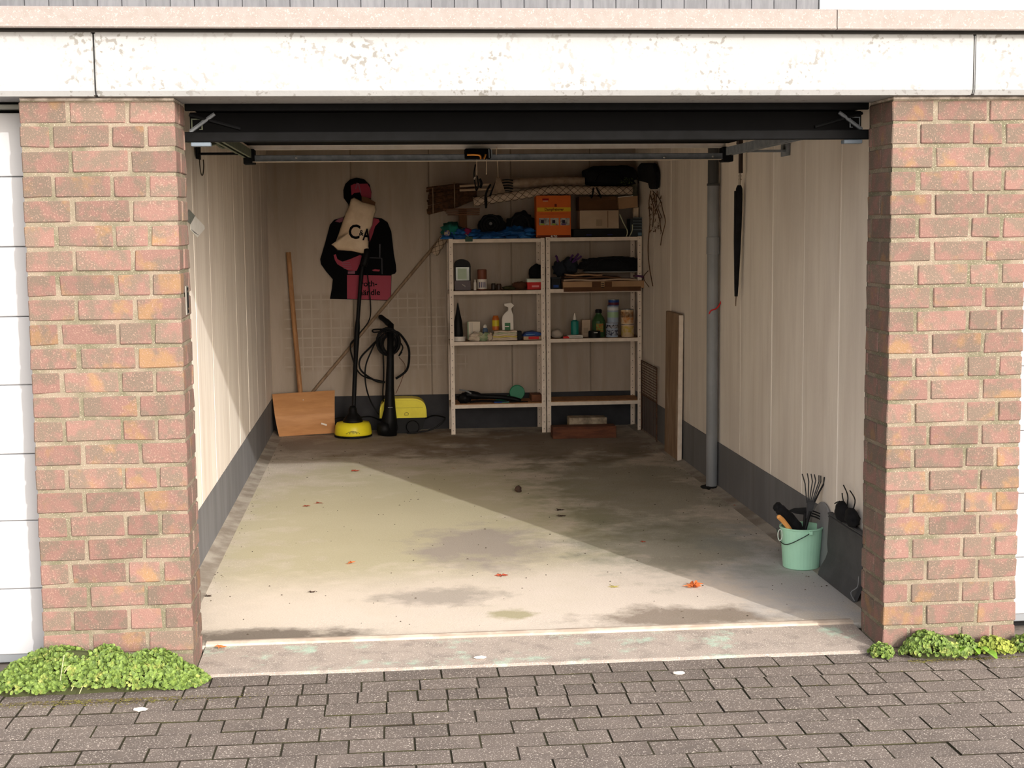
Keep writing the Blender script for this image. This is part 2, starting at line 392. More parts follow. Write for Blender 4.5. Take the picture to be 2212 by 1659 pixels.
n2 = N.new('ShaderNodeTexNoise'); n2.inputs['Scale'].default_value = 4.5; n2.inputs['Detail'].default_value = 3; L.new(g.outputs['Position'], n2.inputs['Vector'])
a1 = N.new('ShaderNodeMapRange'); a1.inputs[1].default_value = .56; a1.inputs[2].default_value = .62; L.new(n1.outputs[0], a1.inputs[0])
a2 = N.new('ShaderNodeMapRange'); a2.inputs[1].default_value = .44; a2.inputs[2].default_value = .6; a2.inputs[4].default_value = .85; L.new(n2.outputs[0], a2.inputs[0])
mm = N.new('ShaderNodeMath'); mm.operation = 'MULTIPLY'; L.new(a1.outputs[0], mm.inputs[0]); L.new(a2.outputs[0], mm.inputs[1])
x = N.new('ShaderNodeMix'); x.data_type = 'RGBA'; L.new(mm.outputs[0], x.inputs[0]); L.new(base, x.inputs[6]); x.inputs[7].default_value = (*lin((118, 116, 111)), 1); L.new(x.outputs[2], b.inputs['Base Color'])
fa = thing('trim_fascia', (0, -.1, 2.222), kind='structure')
for x0, x1 in ((-5.2, 1.0105), (1.0135, 5.2)):
    bm = B(); prismx(bm, [(-.1, 2.226), (-.104, 2.23), (-.1, 2.236), (-.1, 2.291), (-.094, 2.296), (.12, 2.296), (.12, 2.24), (-.085, 2.24), (-.085, 2.226)], x0, x1)
    obj('fascia_board', bm, BEIGE, fa)
bm = B(); box(bm, -5.2, 5.2, -.04, D+.4, 2.219, 2.29); obj('roof', bm, mat('roof_bitumen', (90, 88, 86), rough=.95), kind='structure')
bm = B(); box(bm, -XI-.1, XI+.1, .25, D+.1, 2.18, 2.217); obj('ceiling', bm, CEIL, kind='structure')
cl = thing('wall_upper', (0, 6.5, 2.3), kind='structure')
xr = at(1778, 10, 1, 6.4).x
bm = B(); box(bm, -9, xr-.03, 6.44, 9.5, 2.29, 5.2); obj('wall_core', bm, mat('core_grey', (110, 110, 112)), cl)
x = xr-.035
while x > -6:
    wd = .182; bm = B(); box(bm, x-wd, x-.004, 6.4, 6.44, 2.3, 5.2, bev=.003); obj('board', bm, CLAD, cl); x -= wd
bm = B(); box(bm, xr-.03, xr+.012, 6.385, 6.45, 2.3, 5.2, bev=.003); obj('corner_trim', bm, WHITEP, cl, label='white corner trim')

# ------------------------------------------------------------------ inside walls made of tall concrete panels
def panel_wall(name, axis, val, sgn, seams, lo, hi, m):
    fil = mat('joint_filler', (250, 244, 236), rough=.7) if axis == 0 else mat('joint_filler_dark', (134, 121, 107), rough=.9)
    root = thing(name, (val if axis == 0 else 0, (lo+hi)/2 if axis == 0 else val, 0), kind='structure')
    e = [lo]+seams+[hi]
    for a, b_ in zip(e, e[1:]):
        a2, b2 = a+.0035, b_-.0035; off = R.uniform(0, .002)
        bm = B()
        if axis == 0: box(bm, min(val+sgn*off, val+sgn*.06), max(val+sgn*off, val+sgn*.06), a2, b2, .003, 2.2, bev=.004)
        else: box(bm, a2, b2, val+off, val+.06, .003, 2.2, bev=.004)
        obj('panel', bm, m, root)
    bm = B()
    if axis == 0: box(bm, min(val+sgn*.003, val+sgn*.12), max(val+sgn*.003, val+sgn*.12), lo, hi, 0, 2.215)
    else: box(bm, lo, hi, val+.008, val+.12, 0, 2.215)
    obj('joint_filler', bm, fil, root)
    return root
wl = panel_wall('wall_left', 0, -1.4257, -1, [.55, 1.15, 1.75, 2.354, 3.039, 3.6, 4.2, 4.854, 5.5], .244, D+.05, WALL)
wr = panel_wall('wall_right', 0, 1.42, 1, [.5, 1.08, 1.61, 2.158, 2.80, 3.45, 4.105, 4.73, 5.353], .244, D+.05, WALR)
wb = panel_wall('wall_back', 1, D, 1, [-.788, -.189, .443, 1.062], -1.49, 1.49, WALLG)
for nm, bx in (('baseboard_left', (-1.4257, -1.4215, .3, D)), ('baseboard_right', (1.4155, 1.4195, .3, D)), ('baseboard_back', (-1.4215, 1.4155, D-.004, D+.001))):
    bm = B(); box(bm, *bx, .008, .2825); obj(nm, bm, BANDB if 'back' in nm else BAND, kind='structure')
CURB = mat('curb_concrete', (176, 168, 156), (140, 130, 118), scale=6, rough=.9, bump=.8, bs=90)
bm = B(); prism(bm, [(-1.4215, .008), (-1.4215, .028), (-1.395, .020), (-1.345, .0105), (-1.345, .008)], .36, D-.004); obj('trim_1', bm, CURB, kind='structure')
bm = B(); prism(bm, [(1.4155, .008), (1.4155, .022), (1.39, .016), (1.35, .0105), (1.35, .008)], .36, D-.004); obj('trim_2', bm, CURB, kind='structure')
# returns behind the piers and slim steel door frame
bm = B(); box(bm, -1.48, -1.262, .246, .262, 0, 2.2); obj('trim_3', bm, WALL, kind='structure')
bm = B(); box(bm, 1.262, 1.48, .246, .262, 0, 2.2); obj('trim_4', bm, WALL, kind='structure')
fr = thing('door_frame', (0, .26, 0), kind='structure')
bm = B(); box(bm, -1.285, -1.258, .2475, .262, .011, 2.0, bev=.002); obj('frame_post', bm, DGREY, fr)
bm = B(); box(bm, 1.258, 1.285, .2475, .262, .011, 2.0, bev=.002); obj('frame_post', bm, DGREY, fr)
bm = B(); box(bm, -1.25, 1.25, .246, .262, 1.985, 2.2, bev=.002); obj('frame_head', bm, DGREY, fr)

# ------------------------------------------------------------------ open up-and-over door with its steel frame
dr = thing('door_1', (0, 1.2, 1.99), kind='structure')
bm = B(); box(bm, -1.215, 1.215, .27, 2.27, 1.984, 1.998); obj('door_skin', bm, BLACKST, dr)
bm = B(); box(bm, -1.27, 1.268, .268, .30, 1.8775, 1.913, bev=.003); obj('bottom_rail', bm, DGREY, dr)
bm = B(); box(bm, -1.24, 1.24, .301, .31, 1.90, 1.984, bev=.002); obj('rail_web', bm, BLACKST, dr)
bm = B(); box(bm, -1.245, 1.245, .263, .275, 1.992, 2.008, bev=.002); obj('rail_lip', bm, mat('lip_grey', (120, 124, 128), rough=.5), dr)
bm = B(); box(bm, -1.205, 1.205, 2.285, 2.31, 1.962, 1.996, bev=.002); obj('rear_batten', bm, mat('cream_batten', (246, 238, 226), (238, 228, 214), scale=20, rough=.7), dr, label='pale batten')
for s in (-1, 1):
    bm = B(); tube(bm, [(s*1.24, .296, 1.915), (s*1.15, .29, 1.978)], .007, 6); obj('brace', bm, RAILM, dr)
    bm = B(); tube(bm, [(s*1.24, .290, 1.975), (s*1.06, .296, 1.925)], .006, 6); obj('brace', bm, DGREY, dr)
    bm = B(); box(bm, min(s*1.235, s*1.165), max(s*1.235, s*1.165), .27, .31, 1.862, 1.876, bev=.002)
    obj('hinge_plate', bm, mat('hinge_zinc', (110, 122, 134), rough=.5), dr)
# lock works hanging from the batten
q0 = at(1003, 322, 1, 2.26); q1 = at(1072, 346, 1, 2.26)
bm = B(); box(bm, q0.x, q1.x-.03, 2.22, 2.28, q1.z+.005, q0.z, bev=.004); lk = obj('lock_case', bm, BLACKST, dr)
bm = B(); pp = [at(u, v, 1, 2.21) for u, v in ((1009, 334), (1028, 334), (1037, 336), (1039, 344))]
tube(bm, cat_rom(pp, 4), .006, 8); obj('handle', bm, BRASS, lk, label='brass handle')
bm = B(); tube(bm, [at(1049, 333, 1, 2.2), at(1045, 344, 1, 2.2)], .005, 6); obj('key', bm, BRASS, lk)
bm = B(); tube(bm, [at(1056, 322, 1, 2.2), at(1057, 341, 1, 2.2)], .003, 6); tube(bm, [at(1061, 323, 1, 2.2), at(1063, 338, 1, 2.2)], .003, 6); obj('lock_rod', bm, RAILM, lk)

# ------------------------------------------------------------------ ceiling tracks of the door
tr = thing('door_track', (0, 2.2, 1.93), 'grey steel ceiling track with crossbar carrying the raised garage door', 'track')
bm = B(); box(bm, -1.19, 1.19, 2.25, 2.285, 1.903, 1.935, bev=.003); obj('crossbar', bm, RAILM, tr)
bm = B(); box(bm, -1.19, 1.17, 2.235, 2.25, 1.899, 1.9025); obj('crossbar_lip', bm, mat('lip_light', (205, 190, 170), rough=.5), tr)
for s in (-1, 1):
    bm = B(); x0 = s*1.215
    box(bm, x0-.02, x0+.02, .3, 2.32, 1.958, 1.962); box(bm, x0-.02, x0-.016, .3, 2.32, 1.925, 1.958); box(bm, x0+.016, x0+.02, .3, 2.32, 1.925, 1.958)
    box(bm, x0-.02, x0-.008, .3, 2.32, 1.9225, 1.925); box(bm, x0+.008, x0+.02, .3, 2.32, 1.9225, 1.925)
    obj('side_rail', bm, RAILM if s > 0 else VERDI, tr)
    bm = B(); box(bm, min(s*1.235, s*1.18), max(s*1.235, s*1.18), 2.24, 2.33, 1.89, 1.965, bev=.004); obj('corner_bracket', bm, DGREY, tr)
    bm = B(); box(bm, min(s*1.42, s*1.23), max(s*1.42, s*1.23), 1.9, 1.95, 1.92, 1.93); box(bm, min(s*1.418, s*1.41), max(s*1.418, s*1.41), 1.86, 1.99, 1.90, 1.97); obj('wall_bracket', bm, DGREY if s < 0 else RAILM, tr)
bm = B(); box(bm, -1.35, -1.24, .75, .78, 1.915, 1.93, bev=.002); box(bm, -1.418, -1.30, .7, .83, 1.93, 1.936); obj('wall_bracket', bm, VERDI, tr)
bm = B()
for k in range(5): tube(bm, cat_rom([(-1.40+.03*k, 1.0+.1*k, 1.95), (-1.33+.02*k, 1.05+.1*k, 1.925+.01*(k % 2)), (-1.24, 1.2+.12*k, 1.955)], 4), .006, 6)
obj('linkage', bm, VERDI, tr)
for s, u, v in ((1, 1435, 340), (1, 1540, 338), (-1, 640, 341)):
    p = at(u, v, 1, 2.25); bm = B(); lathe(bm, [(.006, 0), (.006, -.004), (.003, -.006)], (p.x, 2.25, p.z), 8, axis='Y'); obj('bolt', bm, mat('bolt_zinc', (190, 190, 186), rough=.3, metal=.7), tr)

# ------------------------------------------------------------------ neighbouring doors
def nb_door(name, x0, x1, zb):
    root = thing(name, ((x0+x1)/2, .2, zb), kind='structure')
    zs = [zb]+[z for z in (.283, .532, .774, 1.022, 1.265, 1.511, 1.755, 1.976) if z > zb+.1]
    for a, b_ in zip(zs, zs[1:]):
        bm = B(); box(bm, x0, x1, .195, .235, a+.0012, b_-.0012, bev=.003); obj('door_section', bm, WHITED, root)
    bm = B(); box(bm, x0, x1, .2, .23, zb-.03, zb, bev=.003); obj('rubber_seal', bm, mat('seal_grey', (120, 124, 128), rough=.7), root)
    bm = B(); box(bm, x0, x1, .244, .262, 0, 2.2); obj('door_backing', bm, DGREY, root)
    return root
nb_door('door_2', -4.3, -1.78, .04)
nb_door('door_3', 1.77, 4.3, .06)
bm = B(); box(bm, -4.3, -1.77, .16, .25, 1.986, 2.002, bev=.003); obj('trim_5', bm, mat('zinc_strip', (150, 152, 146), rough=.5), kind='structure')
bm = B(); box(bm, -1.765, -1.73, .16, .245, 1.996, 2.009); obj('trim_6', bm, MORT, kind='structure')
for s in (-1, 1):
    p = thing('wall_front_outer_'+('left' if s < 0 else 'right'), (s*4.55, .12, 0), kind='structure')
    bm = B(); box(bm, s*4.55-.25, s*4.55+.25, .0, .25, -.05, 2.009); obj('brickwork', bm, MORT, p)

# ------------------------------------------------------------------ plain materials of the things
def M(name, c, c2=None, **k): return mat(name, c, c2, **k)
CREAM = M('cream_enamel', (226, 212, 196), (212, 198, 182), scale=20, rough=.5)
BLK = M('black_plastic', (13, 13, 14), (9, 9, 10), rough=.55, spec=.18)
BLKC = M('black_cloth', (20, 20, 23), (12, 12, 14), scale=15, rough=.95, bump=.6, bs=60)
YEL = M('yellow_plastic', (236, 222, 46), (226, 210, 38), rough=.35)
WOOD = M('pale_wood', (170, 126, 84), (140, 100, 66), scale=6, rough=.7, stretch=(6, 6, .8))
WOODG = M('grey_wood', (142, 120, 98), (118, 98, 78), scale=6, rough=.8, stretch=(6, 6, .8))
PLY = M('plywood', (200, 148, 100), (186, 134, 88), scale=5, rough=.6, stretch=(1, 1, 5))
CARD = M('cardboard', (166, 132, 100), (150, 118, 88), scale=4, rough=.85)
CARDL = M('pale_cardboard', (178, 158, 136), (168, 146, 124), scale=4, rough=.85)
CARDD = M('dark_cardboard', (92, 62, 38), (80, 52, 32), scale=4, rough=.85)
WHT = M('white_matt', (222, 214, 204), rough=.6)
GREY = M('mid_grey', (128, 130, 132), (116, 118, 120), scale=10, rough=.6)
GALV = M('wire_metal', (126, 106, 84), (96, 74, 56), scale=30, rough=.6)
REDM = M('red_print', (196, 30, 30), rough=.6)
GRN = M('green_print', (60, 110, 74), rough=.6)
BLUM = M('blue_print', (26, 70, 140), (20, 50, 110), scale=20, rough=.6)
YF = 5.77                       # front plane of the shelving
SH = [1.490, 1.101, .717, .237]  # shelf front-edge tops
def label_plate(p, x0, x1, z0, z1, y, m, name='printed_label', label=None, th=.0008):
    bm = B(); box(bm, x0, x1, y-th, y+.0002, z0, z1); return obj(name, bm, m, p, label=label)

# ------------------------------------------------------------------ two shelving units
def shelving(x0, x1, label, tops, wood=()):
    t = thing('shelving_unit', ((x0+x1)/2, 5.93, .01), label, 'shelf', 'metal shelving units against the back wall')
    lw_ = .033
    holes = M('hole_black', (8, 8, 8), rough=1)
    for i, (x, y) in enumerate(((x0, YF), (x1-lw_, YF), (x0, 6.085), (x1-lw_, 6.085))):
        bm = B(); front = y == YF; left = x == x0; H_ = tops[0]+.004
        ya = y-.002 if front else y
        box(bm, x, x+lw_, ya, ya+.002, .011, H_)
        xs = x if left else x+lw_-.002
        box(bm, xs, xs+.002, (ya if front else ya-.026), (ya+.028 if front else ya+.002), .011, H_)
        leg = obj('leg', bm, CREAM, t)
        bm = B(); z = .04
        while z < H_-.01:
            lathe(bm, [(.0032, 0), (.0032, -.0006)], (x+lw_/2, ya-.0002, z), 6, axis='Y'); z += .0973/1.0*.55
        h = obj('hole_row', bm, holes, leg); h['kind'] = 'stuff'
    for i, z in enumerate(tops):
        bm = B(); a, b_ = x0+.003, x1-.003
        box(bm, a, b_, YF+.001, 6.084, z-.002, z)
        box(bm, a+lw_-.006, b_-lw_+.006, YF-.003, YF, z-.027, z)
        box(bm, a, b_, 6.078, 6.0795, z-.027, z-.002); box(bm, a, a+.0015, YF+.004, 6.078, z-.027, z-.002); box(bm, b_-.0015, b_, YF+.004, 6.078, z-.027, z-.002)
        s = obj('shelf', bm, CREAM, t)
        bm = B(); box(bm, a+.002, b_-.002, YF+.006, 6.07, z, z+.0015 if i < 3 else z+.006); obj('shelf_liner', bm, WOOD if i == 3 else M('liner_brown', (120, 92, 66), (104, 80, 56), rough=.8), s, label='brown shelf liner')
    return t
shelving(-.062, .667, 'cream metal shelving unit standing nearer the yellow machines, with jars and a spray bottle', SH)
shelving(.672, 1.408, 'cream metal shelving unit in the back corner, with paint tins and cardboard boxes', [1.495, 1.106, .728, .244])
SR = [1.495, 1.106, .728, .244]
T0, T1 = .0016, .0065           # liner thickness above shelf tops

# ------------------------------------------------------------------ poster figure and the shop bag
def P7(x, y, yy): return at(680+x/5.53, 370+y/5.53, 1, yy)
def flat(name, pts, y, m, parent=None, th=.0012, conv=None, **k):
    bm = B(); q = [P7(a, b_, y) if conv is None else at(a, b_, 1, y) for a, b_ in pts]
    prism(bm, [(p.x, p.z) for p in q], y, y+th); bmesh.ops.triangulate(bm, faces=[f for f in bm.faces if len(f.verts) > 4])
    return obj(name, bm, m, parent, **k)
PBK = M('print_black', (9, 9, 11), rough=.85, spec=.08); PCR = M('print_crimson', (138, 6, 46), rough=.5); PPK = M('print_dusky', (118, 56, 76), rough=.5)
cut = thing('advertising_cutout', (-.74, 6.09, 1.02), 'life size cardboard cutout of a dark coated figure holding a crimson sign', 'cutout')
out = [(345, 545), (230, 580), (180, 640), (150, 760), (110, 900), (65, 1050), (75, 1110), (130, 1190), (215, 1290), (205, 1400), (180, 1525), (500, 1532), (910, 1548), (918, 1236), (960, 1222), (975, 1195), (970, 1120), (945, 990), (915, 720), (870, 610), (800, 562), (700, 552),
       (660, 480), (650, 400), (672, 330), (678, 250), (655, 160), (590, 95), (500, 76), (420, 98), (365, 150), (340, 225), (345, 320), (400, 395), (410, 470)]
YP = 6.098
flat('board', out, YP, PBK, cut, th=.012)
flat('printed_face', [(430, 170), (470, 150), (630, 148), (660, 200), (676, 260), (672, 325), (560, 300), (540, 250), (470, 260), (440, 290)], YP-.0014, PCR, cut, label='crimson printed face')
for q in (((500, 135), (520, 140), (492, 215), (478, 212)), ((512, 140), (528, 140), (556, 260), (544, 262))): flat('printed_stripe', q, YP-.0026, PPK, cut, label='pale printed stripe')
flat('printed_collar', [(705, 560), (760, 570), (775, 600), (720, 660), (690, 760), (655, 850), (650, 720)], YP-.0014, PCR, cut, label='crimson printed collar')
flat('printed_collar', [(345, 548), (280, 570), (240, 600), (300, 612), (335, 600)], YP-.0014, PPK, cut)
flat('printed_hand', [(270, 1050), (330, 1080), (420, 1050), (540, 1000), (560, 1010), (540, 1100), (500, 1190), (400, 1186), (320, 1140), (270, 1110), (240, 1060), (225, 1000), (250, 990)], YP-.0014, PCR, cut, label='crimson printed hands')
for i in range(4): flat('printed_finger_line', [(318+10*i, 1078+26*i), (420+10*i, 1088+22*i), (420+10*i, 1094+22*i), (316+10*i, 1086+26*i)], YP-.0024, PPK, cut)
flat('printed_cuff', [(395, 1196), (480, 1190), (480, 1225), (395, 1225)], YP-.0014, PPK, cut)
flat('printed_sign', [(385, 1238), (914, 1246), (905, 1538), (385, 1524)], YP-.0014, PCR, cut, label='crimson printed sign')
flat('printed_line', [(770, 870), (785, 870), (782, 1030), (772, 1030)], YP-.0014, M('print_grey', (70, 70, 74)), cut)
flat('printed_line', [(798, 1040), (806, 1040), (808, 1230), (800, 1230)], YP-.0014, M('print_grey', (70, 70, 74)), cut)
flat('printed_line', [(650, 1030), (800, 1034), (800, 1040), (650, 1036)], YP-.0014, M('print_grey', (70, 70, 74)), cut)
flat('printed_mark', [(680, 1180), (720, 1170), (780, 1176), (770, 1196), (700, 1192)], YP-.0014, PCR, cut)
p = P7(645, 1345, YP-.002); lettering('roth-', .062, (p.x, YP-.002, p.z), PBK, cut, bold=.0012, name='printed_lettering')
p = P7(655, 1450, YP-.002); lettering('händle', .062, (p.x, YP-.002, p.z), PBK, cut, bold=.0012, name='printed_lettering')

BAGM = M('bag_plastic', (226, 206, 178), (208, 184, 154), scale=6, rough=.45, bump=1, bs=16)
BAGG = M('bag_pale_print', (188, 196, 170), (178, 188, 166), scale=6, rough=.45)
bag = thing('plastic_bag', (-.78, 6.05, 1.45), 'crumpled cream plastic carrier bag with C&A lettering, hanging over the cutout figure', 'bag')
bm = B(); oc = [(430, 330), (470, 310), (560, 360), (722, 405), (730, 470), (700, 560), (690, 640), (650, 720), (640, 900), (660, 985), (560, 985), (430, 955), (270, 945), (225, 900), (195, 878), (245, 850), (285, 740), (330, 600), (370, 500), (410, 410)]
q = [P7(a, b_, 6.05) for a, b_ in oc]; cxb = sum(p.x for p in q)/len(q); czb = sum(p.z for p in q)/len(q)
rings = []
for k, (f, dy) in enumerate(((1, .035), (.97, .012), (.85, -.004), (.6, -.012), (.3, -.016))):
    rings.append([bm.verts.new((cxb+(p.x-cxb)*f, 6.05+dy+.007*noise.noise(Vector((p.x*18, p.z*18, k))), czb+(p.z-czb)*f)) for p in q])
n = len(q)
for a, b_ in zip(rings, rings[1:]):
    for i in range(n): bm.faces.new((a[i], b_[i], b_[(i+1) % n], a[(i+1) % n]))
bm.faces.new(rings[-1]); bm.faces.new(rings[0][::-1]); bmesh.ops.recalc_face_normals(bm, faces=bm.faces)
obj('bag_body', bm, BAGM, bag, smooth=True)
for i, (tx, (a, b_), sz, wd) in enumerate((('C', (472, 730), .150, .086), ('&', (556, 738), .06, .034), ('A', (618, 765), .125, .056))):
    p = P7(a, b_, 6.028); lettering(tx, sz, (p.x, 6.026, p.z), PBK, bag, bold=.003 if i != 1 else .001, width=wd, tilt=-.12, name='printed_lettering')
bm = B(); pp = [P7(560, 300, 6.06), P7(640, 320, 6.05), P7(725, 370, 6.05), P7(720, 410, 6.045), P7(640, 385, 6.045), P7(560, 365, 6.045)]
prism(bm, [(p.x, p.z) for p in pp], 6.038, 6.052); obj('cardboard_insert', bm, CARDD, bag, label='brown cardboard sticking out')

# ------------------------------------------------------------------ left side: snow shovel, long pole, floor cleaner, washer
sh = thing('snow_shovel', (-1.15, 5.95, .01), 'brown plywood snow shovel with wooden handle, leaning in the left rear corner', 'shovel')
bm = B(); bl, br_ = at(603, 942, 1, 5.86), at(724, 934, 1, 5.92); tl, trr = at(588, 850, 1, 5.97), at(723, 842, 1, 6.0)
NS = 8; front = []; back = []
for i in range(NS+1):
    t_ = i/NS; a = bl.lerp(tl, t_); b_ = br_.lerp(trr, t_); bulge = -.07*math.sin(math.pi*t_)
    front.append([bm.verts.new(a.lerp(b_, s)+Vector((0, bulge, 0))) for s in (0, .33, .66, 1)])
    back.append([bm.verts.new(a.lerp(b_, s)+Vector((0, bulge+.008, 0))) for s in (0, .33, .66, 1)])
for i in range(NS):
    for j in range(3):
        bm.faces.new((front[i][j], front[i][j+1], front[i+1][j+1], front[i+1][j])); bm.faces.new((back[i][j+1], back[i][j], back[i+1][j], back[i+1][j+1]))
    bm.faces.new((front[i][0], front[i+1][0], back[i+1][0], back[i][0])); bm.faces.new((front[i+1][3], front[i][3], back[i][3], back[i+1][3]))
for r0, r1 in ((front[0], back[0]), (back[NS], front[NS])):
    for j in range(3): bm.faces.new((r0[j+1], r0[j], r1[j], r1[j+1]))
low = min(v.co.z for v in bm.verts); bmesh.ops.translate(bm, verts=bm.verts, vec=(0, 0, .012-low))
obj('blade', bm, PLY, sh)
bm = B(); a = at(649, 850, 1, 6.0); tube(bm, [a+Vector((0, .01, -.3)), a, at(643, 780, 1, 6.035), at(632, 660, 1, 6.07), at(623, 545, 1, 6.09)], .0185, 10); obj('handle', bm, WOOD, sh)
for u, v in ((655, 864), (660, 888)):
    p = at(u, v, 1, 5.90); bm = B(); lathe(bm, [(.004, 0), (.004, -.004), (.001, -.006)], (p.x, 5.905, p.z), 8, axis='Y'); obj('rivet', bm, WHT, sh)
p = at(700, 916, 1, 5.86); bm = B(); box(bm, p.x-.022, p.x+.022, 5.845, 5.848, p.z-.006, p.z+.006, rot=('Y', .3)); obj('label_remnant', bm, WHT, sh, label='torn white label remnant')

po = thing('long_pole', (-.98, 6.08, .02), 'long wooden pole slanting from behind the shovel up to the shelving, tip wrapped in mesh', 'pole')
a, b_ = at(683, 838, 1, 6.095), at(958, 508, 1, 6.085)
d_ = (b_-a).normalized()
bm = B(); tube(bm, [a-d_*.42, a, a.lerp(b_, .5), b_], .012, 10); obj('shaft', bm, WOODG, po)
def mesh_roll(parent, A, Bp, rad, core, wire, turns, n=60, name='wire_netting', core_name='core'):
    bm = B(); tube(bm, [A, A.lerp(Bp, .5), Bp], rad, 14); obj(core_name, bm, core, parent, smooth=False)
    t = (Bp-A).normalized(); e1 = t.orthogonal().normalized(); e2 = t.cross(e1); bm = B()
    for sg in (-1, 1):
        for k in range(4):
            pts = [A.lerp(Bp, i/n)+(e1*math.cos(sg*(2*math.pi*turns*i/n)+k*math.pi/2)+e2*math.sin(sg*(2*math.pi*turns*i/n)+k*math.pi/2))*(rad+.0015) for i in range(n+1)]
            tube(bm, pts, .0016, 4)
    o = obj(name, bm, wire, parent); o['kind'] = 'stuff'
NETW = M('netting_wire', (46, 34, 26), rough=.7)
mesh_roll(po, at(938, 548, 1, 6.05), at(968, 500, 1, 6.02), .03, CARDL, NETW, 1, 24, core_name='wrapped_tip')

# round floor cleaner
mp_ = thing('floor_cleaner', (-.80, 5.80, .01), 'pressure washer floor cleaner with round yellow hood and tall black tube', 'cleaner')
c = at(763, 948, 2, .01); cy = 5.79; cx_ = at(763, 930, 1, cy).x
bm = B(); lathe(bm, [(.128, 0), (.143, .004), (.143, .014), (.136, .018)], (cx_, cy, .012), 32); obj('skirt', bm, BLK, mp_)
bm = B(); lathe(bm, [(.137, .012), (.141, .03), (.134, .085), (.122, .108), (.08, .116), (.03, .118)], (cx_, cy, .012), 36); hood = obj('hood', bm, YEL, mp_, smooth=True)
bm = B(); lathe(bm, [(.078, .108), (.072, .13), (.05, .165), (.034, .18), (.03, .215), (.02, .235)], (cx_, cy-.02, .012), 20); obj('hub', bm, BLK, mp_, smooth=True)
bm = B()
for i in range(13):
    a_ = math.pi*(i/12); tube(bm, [(cx_-.05+.008*i, cy-math.sqrt(.1425**2-(-.05+.008*i)**2), .055+.018*math.sin(a_)), (cx_-.046+.008*i, cy-math.sqrt(.1425**2-(-.046+.008*i)**2), .048+.006*(i % 3))], .0022, 4)
obj('emblem', bm, M('emblem_dark', (58, 66, 40)), hood, label='dark printed emblem')
bm = B(); tube(bm, cat_rom([at(764, 905, 1, cy), at(765, 850, 1, 5.84), at(770, 740, 1, 5.95), at(773, 690, 1, 5.99), at(780, 600, 1, 6.04), at(786, 560, 1, 6.06)], 3), [.014]*3+[.017]*3+[.021]*3+[.015]*3+[.016]*3+[.016], 10); obj('tube', bm, BLK, mp_, smooth=True)
bm = B(); tube(bm, cat_rom([at(785, 575, 1, 6.0), at(792, 552, 1, 6.01), at(793, 540, 1, 6.03)], 3), .025, 10); obj('handle', bm, BLK, mp_, smooth=True)
bm = B(); tube(bm, cat_rom([at(764, 905, 1, 5.78), at(740, 902, 1, 5.83), at(724, 905, 1, 5.86)], 5), .007, 6); tube(bm, cat_rom([at(775, 902, 1, 5.78), at(800, 900, 1, 5.86), at(822, 908, 1, 5.93)], 5), .006, 6); obj('side_hose', bm, BLK, mp_)

# pressure washer
pw_ = thing('pressure_washer', (-.40, 5.95, .01), 'low pressure washer with domed yellow housing on a black base', 'washer')
y0, y1 = 5.90, 6.09
def zz(u, v, y=5.9): return at(u, v, 1, y)
xl_, xr_ = zz(820, 900).x, zz(922, 900).x; zt, zm = zz(870, 861).z, zz(870, 903).z
bm = B(); prof = []
for i in range(17):
    a_ = math.pi*i/16; prof.append(((xl_+xr_)/2-math.cos(a_)*abs(1)*(xr_-xl_)/2*(abs(math.cos(a_))**-.45 if abs(math.cos(a_)) > .05 else 1)*abs(math.cos(a_))**.1*.99 if False else (xl_+xr_)/2-(xr_-xl_)/2*math.copysign(abs(math.cos(a_))**.55, math.cos(a_)), zm+(zt-zm)*abs(math.sin(a_))**.55))
prism(bm, prof, y0, y1)
bmesh.ops.bevel(bm, geom=[e for e in bm.edges if abs(e.verts[0].co.y-y0) < 1e-5 and abs(e.verts[1].co.y-y0) < 1e-5 and e.verts[0].co.z+e.verts[1].co.z > 2*zm+.01], offset=.012, segments=2, affect='EDGES')
hs_ = obj('housing', bm, YEL, pw_)
p = zz(875, 881); bm = B(); box(bm, p.x-.12, xr_-.03, y0-.001, y0, p.z-.0008, p.z+.0008); obj('housing_seam', bm, M('seam_olive', (110, 100, 20)), hs_)
bm = B(); p = zz(878, 894); tube(bm, [(p.x-.015, y0-.001, p.z-.01), (p.x-.012, y0-.001, p.z+.006), (p.x+.002, y0-.001, p.z+.012), (p.x+.015, y0-.001, p.z+.004), (p.x+.013, y0-.001, p.z-.01), (p.x-.015, y0-.001, p.z-.01)], .0018, 4); obj('emblem', bm, M('emblem_dark', (58, 66, 40)), hs_)
bm = B(); zb_ = .012
prism(bm, [(xl_+.01, zm), (xl_+.03, zb_+.03), (xl_+.05, zb_), (xr_-.08, zb_), (xr_-.03, zb_+.04), (xr_-.012, zm)], y0+.005, y1-.005); obj('base', bm, BLK, pw_)
for s in (-1, 1):
    bm = B(); lathe(bm, [(.045, -.015), (.05, -.01), (.05, .01), (.045, .015)], (xl_+.09 if s < 0 else xr_-.11, 5.885, .062), 20, axis='Y'); obj('wheel', bm, BLK, pw_)
bm = B(); tube(bm, cat_rom([zz(915, 905, 5.95), zz(935, 898, 5.97), zz(950, 899, 5.9), zz(962, 905, 5.86), zz(940, 924, 5.84), zz(915, 932, 5.84), zz(880, 936, 5.85)], 6), .006, 6); obj('power_cable', bm, BLK, pw_)
